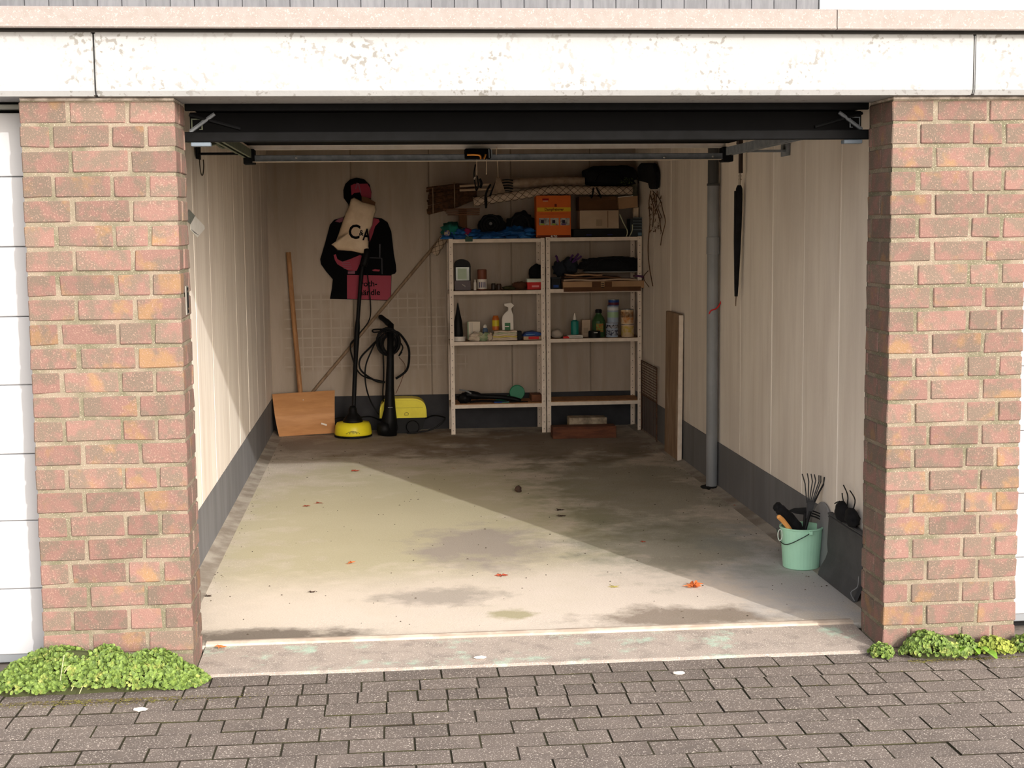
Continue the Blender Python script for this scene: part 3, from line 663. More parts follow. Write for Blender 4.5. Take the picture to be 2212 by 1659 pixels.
# patio lance standing in front of it
la = thing('washer_lance', (-.55, 5.83, .01), 'thick black washer lance standing upright before the yellow housing, hose looped at its top', 'lance')
yl = 5.80
bm = B(); tube(bm, [at(840, 940, 1, yl), at(841, 905, 1, yl), at(842, 885, 1, yl), at(842, 840, 1, yl+.02), at(843, 780, 1, yl+.05), at(844, 700, 1, yl+.1)], [.062, .058, .045, .033, .028, .024], 14)
lo_ = min(v.co.z for v in bm.verts)
for v in bm.verts: v.co.z = max(v.co.z, .012)
obj('barrel', bm, BLK, la, smooth=True)
bm = B(); lathe(bm, [(.02, -.05), (.05, -.045), (.058, 0), (.05, .04), (.02, .05)], (at(830, 930, 1, yl-.03).x, yl-.02, .068), 18); obj('foot', bm, BLK, la, smooth=True)
p = at(843, 880, 1, yl-.05); bm = B(); box(bm, p.x-.018, p.x+.018, yl-.052, yl-.046, p.z-.0025, p.z+.0025, bev=.001); obj('clip', bm, GREY, la, label='grey clip')
bm = B(); tube(bm, cat_rom([at(846, 705, 1, 5.92), at(832, 692, 1, 5.95), at(820, 683, 1, 5.99)], 4), [.024]*4+[.02]*4+[.014], 8); obj('grip', bm, BLK, la, smooth=True)
hz = thing('hose_coil', (-.5, 5.95, .6), 'coiled thin black high pressure hose hanging on the upright lance', 'hose')
def loop(pts, y, r=.007, n=8, name='hose_loop', m=BLK, closed=False, par=hz, dy=.03):
    bm = B(); w_ = [at(u, v, 1, y+dy*math.sin(i*1.7)) for i, (u, v) in enumerate(pts)]; tube(bm, cat_rom(w_, n), r, 6); return obj(name, bm, m, par, smooth=True)
loop([(845, 715), (862, 720), (880, 745), (884, 770), (878, 800), (855, 818)], 5.92, .009)
loop([(820, 730), (800, 750), (778, 775), (780, 800), (810, 822), (832, 826)], 5.92, .008)
loop([(772, 728), (757, 745), (762, 775), (772, 800), (790, 815), (832, 825)], 5.95, .006)
loop([(818, 727), (805, 752), (790, 790), (790, 830), (800, 865), (818, 895)], 5.93, .006)
loop([(793, 590), (800, 650), (798, 690), (775, 722), (757, 745)], 6.03, .005)
loop([(845, 712), (808, 712), (808, 718), (830, 716), (840, 722)], 5.9, .006)
loop([(820, 730), (827, 760), (829, 810), (827, 850), (830, 890)], 5.97, .006)
loop([(860, 735), (870, 750), (862, 768), (868, 760)], 5.88, .006)
loop([(862, 772), (875, 790), (868, 820), (855, 850)], 6.0, .0025, m=M('thin_brown_cord', (96, 60, 44)), name='thin_cord')
for k in range(6):
    ca = at(838, 738, 1, 5.84+.012*k); bm = B(); rx, rz = .085-.009*k+.01*(k % 2), .105-.008*k
    tube(bm, [(ca.x+math.cos(q_)*rx+.006*(k % 3), 5.84+.014*k+.012*math.sin(3*q_+k), ca.z+math.sin(q_)*rz-.004*k) for q_ in [2*math.pi*i/22 for i in range(22)]], .0075, 6, closed=True); obj('hose_loop', bm, BLK, hz, smooth=True)

# ------------------------------------------------------------------ right wall things
PIPEM = M('grey_pvc', (132, 134, 137), (122, 124, 127), scale=5, rough=.45)
pi_ = thing('drain_pipe', (1.378, 3.25, .01), 'grey plastic drain pipe running down the wall to the floor', 'pipe')
px_, py_, pr_ = 1.3785, 3.30, .034
bm = B(); lathe(bm, [(pr_, .012), (pr_, 1.40)], (px_, py_, 0), 24); obj('pipe_section', bm, PIPEM, pi_, smooth=False)
bm = B(); lathe(bm, [(pr_, 1.40), (pr_+.004, 1.402), (pr_+.004, 1.50), (pr_+.001, 1.504)], (px_, py_, 0), 24); obj('socket', bm, PIPEM, pi_)
bm = B(); lathe(bm, [(pr_, 1.504), (pr_, 1.80)], (px_, py_, 0), 24); obj('pipe_section', bm, PIPEM, pi_)
bm = B(); lathe(bm, [(pr_+.003, 1.80), (pr_+.003, 1.812), (pr_-.002, 1.815), (pr_-.002, 2.178)], (px_, py_, 0), 24); obj('upper_section', bm, M('dark_pvc', (64, 64, 64), rough=.5), pi_, label='darker upper section')
bm = B(); a = at(1533, 672, 1, py_-.037); tube(bm, cat_rom([at(1532, 678, 1, py_-.02), at(1536, 671, 1, py_-.038), at(1548, 666, 1, py_-.04), at(1556, 655, 1, py_-.03), at(1559, 645, 1, py_-.01)], 6), .004, 6); obj('red_wire', bm, REDM, pi_, label='red wire round the pipe')
bm = B(); blob(bm, (px_, py_, .012), (.062, .07, .01), .5, 4, 3, flat=.0105); obj('dark_opening', bm, M('opening_black', (18, 17, 16), rough=.9), pi_, label='dark opening round the pipe foot')  # black mound stands in for the dark opening at the pipe base

um = thing('umbrella', (1.385, 2.88, 1.12), 'rolled black umbrella hanging from the door track by its handle', 'umbrella')
yu = 2.86
def U(u, v, y=yu): return at(u, v, 1, y)
xu = 1.30
def W_(u, v): return at(u, v, 0, 1.385)
a, b_ = W_(1597, 400), W_(1590, 640)
bm = B(); pts = [a.lerp(b_, t) for t in (0, .03, .1, .3, .6, .9, 1)]
tube(bm, pts, [.010, .018, .020, .020, .017, .012, .009], 12); cn = obj('canopy', bm, BLKC, um)
for k in range(3):
    bm = B(); off = Vector((-.019, -.009+.012*k, 0)); tube(bm, [a.lerp(b_, .05)+off, a.lerp(b_, .5)+off*.8, a.lerp(b_, .95)+off*.4], [.005, .004, .002], 5); obj('fold', bm, BLKC, cn)
bm = B(); tube(bm, [b_, W_(1589, 661)], .003, 6); obj('ferrule', bm, GALV, um, label='steel ferrule')
bm = B(); tube(bm, [W_(1599, 374), W_(1598, 388), W_(1597, 402)], .006, 8)
for v in (380, 388): lathe(bm, [(.009, -.003), (.009, .003)], W_(1598.5, v), 8)
obj('shaft', bm, M('umbrella_metal', (150, 140, 126), rough=.4, metal=.6), um)
bm = B(); h0 = W_(1600, 374); tube(bm, cat_rom([h0, W_(1600, 350), h0+Vector((0, 0, .175)), h0+Vector((0, .03, .195)), h0+Vector((0, .055, .16))], 5), .012, 10); obj('grip', bm, M('dark_brown_grip', (46, 34, 28), rough=.4), um)

pk = thing('plank', (1.39, 4.5, .01), 'worn wide wooden plank with one pale edge, leaning upright against the wall', 'plank')
bm = B(); box(bm, 1.375, 1.402, 4.30, 4.72, .011, .99, bev=.003, jit=.001); 
for v in bm.verts: v.co.x += (v.co.z)*.010
obj('board_face', bm, M('worn_board', (158, 132, 108), (130, 106, 86), scale=5, rough=.85, stretch=(3, 3, .6), c3=(186, 170, 150)), pk)
bm = B(); box(bm, 1.376, 1.404, 4.283, 4.2995, .011, .985, bev=.002, jit=.001)
for v in bm.verts: v.co.x += (v.co.z)*.010
obj('edge_strip', bm, CREAM, pk, label='pale painted edge strip')

gr = thing('wire_rack', (1.40, 5.4, .01), 'rusty brown wire rack leaning on the wall beside the shelving', 'rack')
RUST = M('rusty_wire', (98, 66, 46), (70, 46, 34), scale=40, rough=.8)
bm = B()
for q in ([(5.12, .012), (5.12, .555)], [(5.74, .012), (5.74, .555)], [(5.12, .555), (5.74, .555)], [(5.12, .30), (5.74, .30)]):
    tube(bm, [(1.398, q[0][0], q[0][1]), (1.398, q[1][0], q[1][1])], .004, 6)
obj('rack_frame', bm, RUST, gr)
for k in range(13):
    z = .30+.0195*(k+.5); bm = B(); tube(bm, [(1.396, 5.12, z), (1.396, 5.74, z)], .0026, 5); obj('rack_wire', bm, RUST, gr)
for k in range(15):
    y = 5.14+.041*k; bm = B(); tube(bm, [(1.400, y, .02), (1.400, y, .555)], .0012, 5); obj('rack_wire', bm, RUST, gr)

# marks and a sheet on the left wall
ps = thing('paper_sheet', (-1.42, 1.9, 1.54), 'small printed white paper sheet stuck askew on the left wall', 'paper')
bm = B(); xw = -1.4245
pp = [at(u, v, 0, xw) for u, v in ((421, 467), (441, 488), (442, 494), (426, 513), (411, 497), (411, 485))]
prismx(bm, [(p.y, p.z) for p in pp], xw, xw+.0015); obj('sheet', bm, M('paper_white', (250, 250, 248), (240, 240, 236), scale=9, rough=.7), ps)
bm = B(); pp = [at(u, v, 0, xw) for u, v in ((408, 452), (421, 466), (411, 484), (400, 474))]
prismx(bm, [(p.y, p.z) for p in pp], xw, xw+.0012); obj('backing_card', bm, M('paper_grey', (150, 156, 150), (120, 126, 122), scale=30, rough=.7), ps, label='grey printed backing card')
for i in range(3):
    a, b_ = at(414+2.5*i, 498+3*i-2, 0, xw+.002), at(424+2.5*i, 506+2*i-2, 0, xw+.002); bm = B(); tube(bm, [a, b_], .0012, 4); obj('print_line', bm, GREY, ps)
wh = thing('wire_loop', (-1.41, 2.1, 1.8), 'thin dark wire loop hanging high on the left wall', 'wire')
bm = B(); tube(bm, cat_rom([at(u, v, 0, -1.41) for u, v in ((431, 326), (431, 350), (434, 374), (438, 378), (440, 360), (439, 345))], 5), .0028, 5); obj('loop_wire', bm, M('dark_wire', (46, 36, 28), rough=.7), wh)
sp = thing('strike_plate', (-1.249, .16, 1.2), 'narrow steel strike plate screwed to the left brick reveal', 'plate')
a, b_ = at(403, 617, 0, -1.25), at(403, 680, 0, -1.25)
bm = B(); box(bm, -1.2505, -1.246, .10, .165, b_.z, a.z, bev=.001); obj('plate', bm, M('plate_steel', (150, 146, 138), rough=.4, metal=.5), sp)
bm = B(); box(bm, -1.2465, -1.245, .118, .15, b_.z+.006, a.z-.006); obj('slot', bm, DGREY, sp)
for k in (.2, .8): bm = B(); lathe(bm, [(.004, 0), (.004, .001)], (-1.2455, .134, b_.z+(a.z-b_.z)*k), 8, axis='X'); obj('screw', bm, GALV, sp)

# ------------------------------------------------------------------ bucket with garden tools, lid, black ramp
BKM = M('mint_plastic', (178, 228, 200), (170, 220, 192), scale=3, rough=.4)
bx, by, bz = 1.318, 1.262, .011
bk = thing('bucket', (bx, by, bz), 'mint green plastic bucket holding small garden tools', 'bucket')
bm = B(); lathe(bm, [(.076, 0), (.082, .004), (.0955, .182), (.1, .184), (.1, .190), (.0915, .190), (.078, .006), (.07, .005)], (bx, by, bz), 36)
obj('bucket_body', bm, BKM, bk, smooth=False)
bm = B(); a = Vector((bx-.104, by+.01, bz+.183)); b_ = Vector((bx+.104, by-.01, bz+.183))
tube(bm, cat_rom([Vector((bx+.012, by-.104, bz+.178)), Vector((bx-.03, by-.105, bz+.155)), Vector((bx-.085, by-.065, bz+.12)), Vector((bx-.1, by-.0, bz+.125)), Vector((bx-.106, by+.03, bz+.175))], 6), .0022, 6); obj('bail_handle', bm, M('bail_dark', (42, 60, 50), rough=.5), bk, label='dark wire handle')
bm = B(); box(bm, bx+.004, bx+.022, by-.108, by-.098, bz+.168, bz+.186, bev=.002); obj('handle_lug', bm, BKM, bk)
bm = B(); tube(bm, [(bx-.112+.010*math.cos(q_), by-.045, bz+.160+.026*math.sin(q_)) for q_ in [2*math.pi*i/14 for i in range(14)]], .0026, 6, closed=True); obj('handle_ring', bm, M('ring_pale', (196, 206, 196), rough=.5), bk, label='pale plastic ring')
DM = M('tool_black', (24, 24, 26), (16, 16, 17), scale=20, rough=.6); DG = M('tool_grey', (74, 74, 76), (60, 60, 62), scale=20, rough=.5, metal=.3)
def bt(u, v, y=by): return at(u, v, 1, y)
rk = thing('hand_rake', (bx, by, .05), 'small dark hand rake standing tines up in the bucket', 'rake')
bm = B(); tube(bm, [(bx-.02, by-.01, .035), bt(1739, 1146), bt(1746, 1118), bt(1750, 1104)], [.006, .007, .008, .009], 8); obj('rake_shaft', bm, DM, rk)
bm = B(); prism(bm, [(p.x, p.z) for p in (bt(1741, 1120), bt(1744, 1084), bt(1761, 1084), bt(1752, 1112))], by-.004, by+.004); obj('rake_head', bm, DG, rk)
for i, (u, v, um_, vm) in enumerate(((1733, 1024, 1739, 1045), (1744, 1023, 1747, 1040), (1752, 1024, 1755, 1040), (1759, 1025, 1762, 1038), (1769, 1027, 1769, 1040), (1773, 1028, 1773, 1040), (1781, 1031, 1780, 1044))):
    bm = B(); tube(bm, [bt(1743+i*2.6, 1086), bt((1743+i*2.6+um_)/2-(3-i)*.2, 1062), bt(um_, vm), bt(u, v, by-.012)], .0028 if i < 6 else .0042, 5); obj('tine', bm, DG if i < 6 else DM, rk)
wd_ = thing('hand_cultivator', (bx-.01, by+.02, .05), 'black hand cultivator with a pointed blade one side and three prongs the other', 'tool')
bm = B(); tube(bm, [(bx-.005, by+.02, .035), bt(1737, 1142, by+.02), bt(1739, 1108, by+.02)], .007, 8); obj('shaft', bm, DM, wd_)
bm = B(); prism(bm, [(p.x, p.z) for p in (bt(1706, 1105), bt(1718, 1099.5), bt(1744, 1098), bt(1744, 1114), bt(1720, 1111))], by+.017, by+.023); obj('pointed_blade', bm, DM, wd_)
for k in range(3):
    bm = B(); tube(bm, [bt(1748, 1101+6*k), bt(1762, 1106+5.5*k), bt(1777, 1112+6.4*k)], [.004, .0035, .002], 6); obj('prong', bm, DM, wd_)
gv = thing('hand_brush', (bx-.05, by-.02, .06), 'long black bristled brush slanting out of the bucket', 'brush')
bm = B(); tube(bm, cat_rom([bt(1741, 1158), bt(1722, 1138), bt(1700, 1115), bt(1682, 1097), bt(1674, 1090)], 4), [.02]*4+[.026]*4+[.027]*4+[.022]*3+[.016, .006], 10)
for v in bm.verts: v.co += Vector((noise.noise(v.co*120), noise.noise(v.co*120+Vector((5, 0, 0))), noise.noise(v.co*120+Vector((9, 0, 0)))))*.006
obj('bristles', bm, BLKC, gv)
bm = B(); tube(bm, [bt(1739, 1160, by+.01), bt(1700, 1122, by+.02), bt(1684, 1104, by+.02)], .01, 8); obj('brush_back', bm, BLK, gv)
wt = thing('trowel_handle', (bx-.07, by-.03, .05), 'turned pale wooden tool handle sticking out at the bucket rim', 'handle')
bm = B(); tube(bm, [bt(1716, 1160, by-.03), bt(1703, 1139, by-.04), bt(1690, 1123, by-.045), bt(1682, 1116, by-.05), bt(1680, 1114, by-.05)], [.010, .0105, .0115, .011, .006], 10); obj('grip', bm, M('orange_wood', (232, 168, 96), (214, 146, 78), scale=8, rough=.5), wt)
bm = B(); tube(bm, [bt(1716, 1160, by-.03), (bx-.02, by-.01, .03)], .005, 6); obj('tang', bm, DG, wt)
ld = thing('dark_disc', (1.40, 1.27, .012), 'round dark grey disc leaning on the wall behind the bucket', 'disc')
bm = B(); lathe(bm, [(.145, -.004), (.15, 0), (.147, .006), (.14, .004), (.01, .003)], (0, 0, 0), 36, axis='X')
bmesh.ops.rotate(bm, verts=bm.verts, cent=(0, 0, 0), matrix=Matrix.Rotation(.05, 3, 'Y')); lo_ = min(v.co.z for v in bm.verts)
bmesh.ops.translate(bm, verts=bm.verts, vec=(1.404, 1.235, .013-lo_)); obj('disc_body', bm, M('lid_grey', (136, 136, 138), (126, 126, 128), rough=.5), ld)
rp = thing('rubber_ramp', (1.35, .85, .01), 'dark rubber kerb ramp stood on edge against the wall by the door', 'ramp')
RUB = M('rubber', (76, 76, 78), (66, 66, 68), scale=7, rough=.7, bump=.3)
def RX(u, v, y): return at(u, v, 1, y)
prof = [(1.395, .295), (1.401, .282), (1.393, .272), (1.390, .22), (1.387, .15), (1.390, .115), (1.380, .085), (1.362, .055), (1.350, .03), (1.347, .012), (1.362, .012), (1.376, .045), (1.394, .075), (1.402, .11), (1.405, .20), (1.408, .285), (1.410, .295)]
bm = B(); prism(bm, [(x-.0, z) for x, z in prof], .62, 1.10); obj('ramp_body', bm, RUB, rp)
for z, e in ((.289, .007), (.275, .005)):
    bm = B(); tube(bm, [(1.394, .62, z), (1.394, 1.10, z)], e, 6); obj('top_rib', bm, RUB, rp)
bm = B()
tube(bm, cat_rom([at(1846, 1298, 1, .615), at(1838, 1280, 1, .612), at(1852, 1268, 1, .612), at(1855, 1245, 1, .612)], 4), .0025, 5)
obj('cobweb_thread', bm, GREY, rp)
gl = thing('garden_glove', (1.38, .78, .33), 'black crumpled garden glove lying on top of the rubber ramp', 'glove')
a = at(1822, 1093, 1, .85); bm = B(); blob(bm, (1.388, .90, .334), (.028, .06, .048), .3, 2, 3, seed=3, flat=.297); obj('palm', bm, BLKC, gl, smooth=True)
bm = B(); blob(bm, (1.390, .78, .332), (.026, .055, .044), .3, 2, 3, seed=7, flat=.297); obj('cuff', bm, BLKC, gl, smooth=True)
for us in (((1830, 1092), (1831, 1070), (1822, 1048)), ((1842, 1104), (1847, 1080), (1836, 1060)), ((1823, 1088), (1820, 1074), (1819, 1065)), ((1824, 1092), (1812, 1084), (1803, 1088))):
    bm = B(); tube(bm, cat_rom([at(u, v, 0, 1.395) for u, v in us], 4), .0028, 5); obj('strap', bm, BLK, gl)

# ------------------------------------------------------------------ things on the shelves
def shelf_z(side, row):
    if side == 'L': return SH[row]+(T1 if row == 3 else T0)
    return SR[row]+(T1 if row == 3 else T0)
def span(u0, u1, vt, y, side, row):
    z = shelf_z(side, row); a = at(u0, vt, 1, y); b_ = at(u1, vt, 1, y)
    return (a.x+b_.x)/2, (b_.x-a.x)/2, z, a.z
def carton(name, u0, u1, vt, y, side, row, dep, m, label, cat, group=None, base=None, bev=.002, rotz=0):
    x, hw, z, zt = span(u0, u1, vt, y, side, row)
    if base is not None: z = base
    t = thing(name, (x, y+dep/2, z), label, cat, group)
    bm = B(); box(bm, x-hw, x+hw, y, y+dep, z, zt, bev=bev, jit=.0008)
    if rotz: bmesh.ops.rotate(bm, verts=bm.verts, cent=(x, y, z), matrix=Matrix.Rotation(rotz, 3, 'Z'))
    o = obj('box_body', bm, m, t); return t, x, hw, z, zt
def round_thing(name, u0, u1, vt, y, side, row, prof, m, label, cat, group=None, base=None, seg=24, part='body'):
    "prof: radius factor, height factor"
    x, hw, z, zt = span(u0, u1, vt, y, side, row)
    if base is not None: z = base
    t = thing(name, (x, y, z), label, cat, group)
    bm = B(); lathe(bm, [(r*hw, h*(zt-z)) for r, h in prof], (x, y, z), seg); obj(part, bm, m, t)
    return t, x, hw, z, zt
GLASSG = M('green_glass', (70, 92, 58), rough=.15, spec=.6); DKR = M('maroon_plastic', (84, 26, 44), rough=.5)
# row 1 left
t, x, hw, z, zt = carton('lantern', 983, 1015, 577, 5.88, 'L', 1, .10, GLASSG, 'green glazed lantern with a rounded black top, at the shelf end', 'lantern')
for dx in (-1, 1): bm = B(); box(bm, x+dx*hw-.005, x+dx*hw+.005, 5.872, 5.882, z, zt+.01, bev=.001); obj('lantern_post', bm, BLK, t)
bm = B(); box(bm, x-hw-.005, x+hw+.005, 5.87, 5.88, z, z+.075, bev=.002); o = obj('lower_panel', bm, M('lantern_brown', (62, 38, 40), rough=.4), t, label='brown lower panel')
bm = B(); tube(bm, [(x-.005, 5.868, z+.045), (x+.02, 5.868, z+.03)], .003, 6); obj('highlight_strip', bm, WHT, o, label='white painted highlight')  # highlight on the lower panel, put in as a white piece
bm = B(); q = [(x-hw-.006, zt-.004)]+[(x-(hw+.006)*math.cos(math.pi*i/10), zt+.058*math.sin(math.pi*i/10)**.8) for i in range(11)]+[(x+hw+.006, zt-.004)]
prism(bm, q[1:-1], 5.87, 5.985); obj('top_cap', bm, BLK, t)
label_plate(t, x-hw*.65, x+hw*.55, z+.085, zt-.012, 5.879, M('pane_pale', (138, 158, 122), rough=.3), name='window_pane')
t, x, hw, z, zt = round_thing('spray_can', 1031, 1051, 582, 5.90, 'L', 1, [(1, 0), (1, .97), (.92, 1)], M('can_brown', (112, 62, 44), rough=.5), 'brown capped spray can with a pale label, second from the lantern', 'can')
bm = B(); lathe(bm, [(hw*1.02, .0), (hw*1.02, .075)], (x, 5.90, z+.008), 24); o = obj('can_label', bm, WHT, t, label='pale label with dark bars')
for k in range(4): label_plate(o, x-.026+.014*k, x-.020+.014*k, z+.02, z+.062, 5.9-hw*1.05-.003, M('label_navy', (30, 30, 84)), name='label_bar')
t, *_ = round_thing('small_bottle', 1023, 1029, 604, 5.88, 'L', 1, [(1, 0), (1, .7), (.5, .8), (.5, 1)], WHT, 'tiny pale bottle standing against the brown spray can', 'bottle')
t, *_ = round_thing('dark_jar', 1061, 1071, 612, 5.86, 'L', 1, [(.9, 0), (1, .1), (1, .8), (.8, 1)], M('dark_jar', (46, 36, 28), rough=.4), 'squat dark brown jar in a low row beside the spray can', 'jar')
t, *_ = round_thing('dark_jar', 1072, 1083, 613, 5.86, 'L', 1, [(.9, 0), (1, .1), (1, .8), (.8, 1)], M('dark_jar2', (58, 40, 30), rough=.4), 'squat brown jar farther from the spray can in the low row', 'jar')
t = thing('rag_heap', (.41, 5.9, shelf_z('L', 1)), 'low heap of brown and olive rags beside the red and white box', 'cloth')
for k, (u, v, rx, rz, m) in enumerate(((1100, 622, .05, .016, M('olive_rag', (62, 60, 36), rough=.9)), (1122, 617, .055, .034, M('brown_rag', (84, 52, 36), rough=.9)))):
    c = at(u, v, 1, 5.88); bm = B(); blob(bm, (c.x, 5.88, shelf_z('L', 1)+rz*.75), (rx, .05, rz), .35, 3, 3, flat=shelf_z('L', 1), seed=k); obj('rag', bm, m, t, smooth=True)
t, x, hw, z, zt = carton('box', 1139, 1170, 603, 5.83, 'L', 1, .12, REDM, 'red box with a white lid at the shelf post', 'box')
bm = B(); box(bm, x-hw-.001, x+hw+.001, 5.828, 5.952, zt-.024, zt+.001, bev=.001); obj('lid', bm, M('lid_white', (206, 214, 200)), t, label='white lid')
label_plate(t, x-.02, x+.035, z+.018, z+.032, 5.829, M('label_pink', (230, 150, 150)))
t = thing('black_sack', (.58, 5.98, shelf_z('L', 1)), 'rumpled black sack behind the red and white box', 'sack')
c = at(1162, 585, 1, 6.02); bm = B(); blob(bm, (c.x-.0, 6.02, shelf_z('L', 1)+.085), (.07, .05, .10), .35, 2.2, 3, flat=shelf_z('L', 1), seed=4); obj('sack_body', bm, BLKC, t, smooth=True)
t = thing('hook_chain', (.575, 6.09, 1.42), 'small curled metal hook hanging on the wall behind the shelf post', 'hook')
bm = B(); tube(bm, cat_rom([at(u, v, 1, 6.10) for u, v in ((1171, 524), (1166, 532), (1161, 543), (1166, 550), (1172, 545), (1170, 537))], 5), .003, 6); obj('hook_wire', bm, M('hook_grey', (128, 112, 98), rough=.5), t)
# row 1 right
zr = shelf_z('R', 1)
t = thing('long_carton', (1.05, 5.85, zr), 'long flat cardboard carton overhanging the shelf edge, with dark tape and print', 'box')
a, b_ = at(1217, 633, 1, 5.74), at(1393, 606, 1, 5.74)
bm = B(); box(bm, a.x, b_.x, 5.742, 6.04, zr+.0006, b_.z, bev=.002, jit=.001); c = obj('carton_body', bm, CARD, t)
bm = B(); box(bm, a.x+.002, b_.x-.03, 5.740, 5.7418, zr-.022, zr+.012, bev=.0005); obj('bottom_flap', bm, CARDD, c, label='dark hanging bottom flap')
for u0, u1, m in ((1279, 1298, CARDD), (1306, 1322, CARDD)): p0, p1 = at(u0, 612, 1, 5.74), at(u1, 624, 1, 5.74); label_plate(c, p0.x, p1.x, p1.z-.006, b_.z-.004, 5.7415, m, name='tape')
for k in range(3): p0 = at(1299, 612+4*k, 1, 5.74); label_plate(c, p0.x, p0.x+.022, p0.z-.006, p0.z, 5.7405, BLK, name='printed_mark')
for i, (u0, u1, v0, v1, m, lb, dy) in enumerate(((1217, 1375, 600, 605, CARDL, 'pale flattened card lying directly on the long carton', 0), (1219, 1340, 594, 599, CARDD, 'dark brown card in the middle of the stack on the long carton', .015), (1222, 1300, 588, 593, CARD, 'short creased piece of cardboard topmost on the long carton', .03))):
    p0, p1 = at(u0, v1, 1, 5.78+dy), at(u1, v0, 1, 5.78+dy); bm = B(); zc = b_.z+.002+.019*i
    n_ = 8; va = []
    for s in range(n_+1):
        xx = p0.x+(p1.x-p0.x)*s/n_; dz = .004*math.sin(s*1.3+i)
        va.append([bm.verts.new((xx, y, zc+dz+z)) for y, z in ((5.76+dy, 0), (5.99, .001), (5.99, .014), (5.76+dy, .012))])
    for q0, q1 in zip(va, va[1:]):
        for k in range(4): bm.faces.new((q0[k], q0[(k+1) % 4], q1[(k+1) % 4], q1[k]))
    bm.faces.new(va[0]); bm.faces.new(va[-1][::-1]); bmesh.ops.recalc_face_normals(bm, faces=bm.faces)
    o = obj('cardboard_sheet', bm, m, None); prop(o, lb, 'cardboard')
ztop = b_.z+.062
t = thing('tool_bag', (1.17, 5.9, ztop), 'long black tool bag lying on the cardboard stack', 'bag')
a_, c_2 = at(1258, 580, 1, 5.88), at(1384, 560, 1, 5.88)
bm = B(); blob(bm, ((a_.x+c_2.x)/2, 5.9, ztop+.055), ((c_2.x-a_.x)/2, .09, .06), .22, 3, 4, pw=.55, flat=ztop, seed=8); obj('bag_body', bm, BLKC, t, smooth=True)
bm = B(); tube(bm, cat_rom([at(u, v, 1, 5.81) for u, v in ((1290, 572), (1300, 562), (1330, 560), (1345, 570))], 5), .006, 6); obj('strap', bm, BLK, t)
bm = B(); p0, p1 = at(1262, 587, 1, 5.79), at(1376, 589, 1, 5.79); tube(bm, [(p0.x, 5.79, ztop+.006), (p1.x, 5.79, ztop+.004)], .005, 6); obj('grey_rod', bm, GREY, t, label='grey rod at the foot of the bag')
t = thing('gloves', (.86, 5.9, zr+.1), 'dark tangle of work gloves with purple fingers beside the black tool bag', 'gloves')
for k, (u, v, rx, rz) in enumerate(((1212, 577, .06, .05), (1232, 570, .06, .05))):
    c = at(u, v, 1, 5.9); bm = B(); blob(bm, (c.x, 5.92, c.z-.012), (rx, .06, rz+.012), .5, 2.5, 3, seed=k+20); obj('glove', bm, M('navy_knit', (32, 36, 44), rough=.95), t, smooth=True)
bm = B()
for us in (((1236, 568), (1244, 556), (1250, 548)), ((1238, 566), (1248, 560), (1256, 553)), ((1230, 566), (1234, 556), (1238, 550)), ((1205, 566), (1203, 556), (1200, 552))): tube(bm, cat_rom([at(u, v, 1, 5.87) for u, v in us], 3), .008, 6)
obj('glove_fingers', bm, M('purple_knit', (72, 40, 88), rough=.9), t)
t, x, hw, z, zt = carton('black_crate', 1191, 1211, 602, 5.80, 'R', 1, .2, BLK, 'small black crate squeezed between the shelf post and the long carton', 'crate')
bm = B(); box(bm, x-hw-.004, x+hw+.004, 5.795, 6.004, zt, zt+.008, bev=.002); obj('rim', bm, M('rim_grey', (60, 64, 66)), t)
label_plate(t, x-.02, x+.02, z+.01, z+.03, 5.7995, BLUM)
t = thing('knitted_scarf', (1.40, 5.78, zr+.03), 'brown and purple scarf end hanging over the right shelf edge', 'scarf')
bm = B(); tube(bm, cat_rom([at(u, v, 1, 5.745) for u, v in ((1368, 596), (1385, 597), (1396, 602), (1400, 612), (1398, 624))], 4), [.008]*6+[.012]*6+[.014]*4+[.008], 8)
obj('scarf_cloth', bm, M('scarf', (86, 52, 44), (90, 50, 96), scale=30, rough=.95), t)
# row 2 left
t, x, hw, z, zt = round_thing('round_tin', 979, 1005, 727, 5.86, 'L', 2, [(1, 0), (1, .75), (1.04, .75), (1.04, 1)], M('tin_pale', (214, 206, 196), rough=.4), 'flat round white tin under the black nozzle cone', 'tin', part='tin_body')
t, *_ = round_thing('nozzle_cone', 978, 1000, 654, 5.86, 'L', 2, [(.95, 0), (1, .08), (.85, .3), (.8, .45), (.42, .7), (.12, .97), (.05, 1)], BLK, 'tall black plastic cone standing on the round white tin', 'nozzle', base=zt+.0005, part='cone_body')
t, x, hw, z, zt = carton('notebook', 1010, 1037, 695, 5.90, 'L', 2, .03, M('book_cream', (214, 202, 184), rough=.7), 'upright cream book with a greenish spine behind the cloths', 'book')
bm = B(); box(bm, x-hw-.0012, x-hw+.008, 5.8985, 5.931, z, zt, bev=.001); obj('spine', bm, M('spine_green', (152, 168, 140)), t, label='greenish spine')
for k in (.25, .36): label_plate(t, x-hw+2*hw*k, x-hw+2*hw*k+.0015, z+.01, zt-.006, 5.8995, GREY, name='printed_line')
t, x, hw, z, zt = round_thing('small_bottle', 1042, 1054, 708, 5.89, 'L', 2, [(1, 0), (1, .85), (.6, 1)], M('bottle_steel_blue', (78, 96, 122), rough=.4), 'small blue bottle with a white dome cap beside the cream book', 'bottle', seg=16)
bm = B(); lathe(bm, [(hw*.62, 0), (hw*.62, .012), (hw*.4, .022), (.002, .026)], (x, 5.89, zt), 14); obj('cap', bm, WHT, t, label='white cap')
TOW = M('towel_cream', (206, 190, 170), (186, 168, 146), scale=14, rough=.95, bump=.6, bs=120); TOWG = M('towel_green', (128, 150, 112), (196, 186, 160), scale=10, rough=.95)
t = thing('crumpled_cloth', (.23, 5.82, shelf_z('L', 2)), 'crumpled cream and green cloth in front of the cream book', 'cloth')
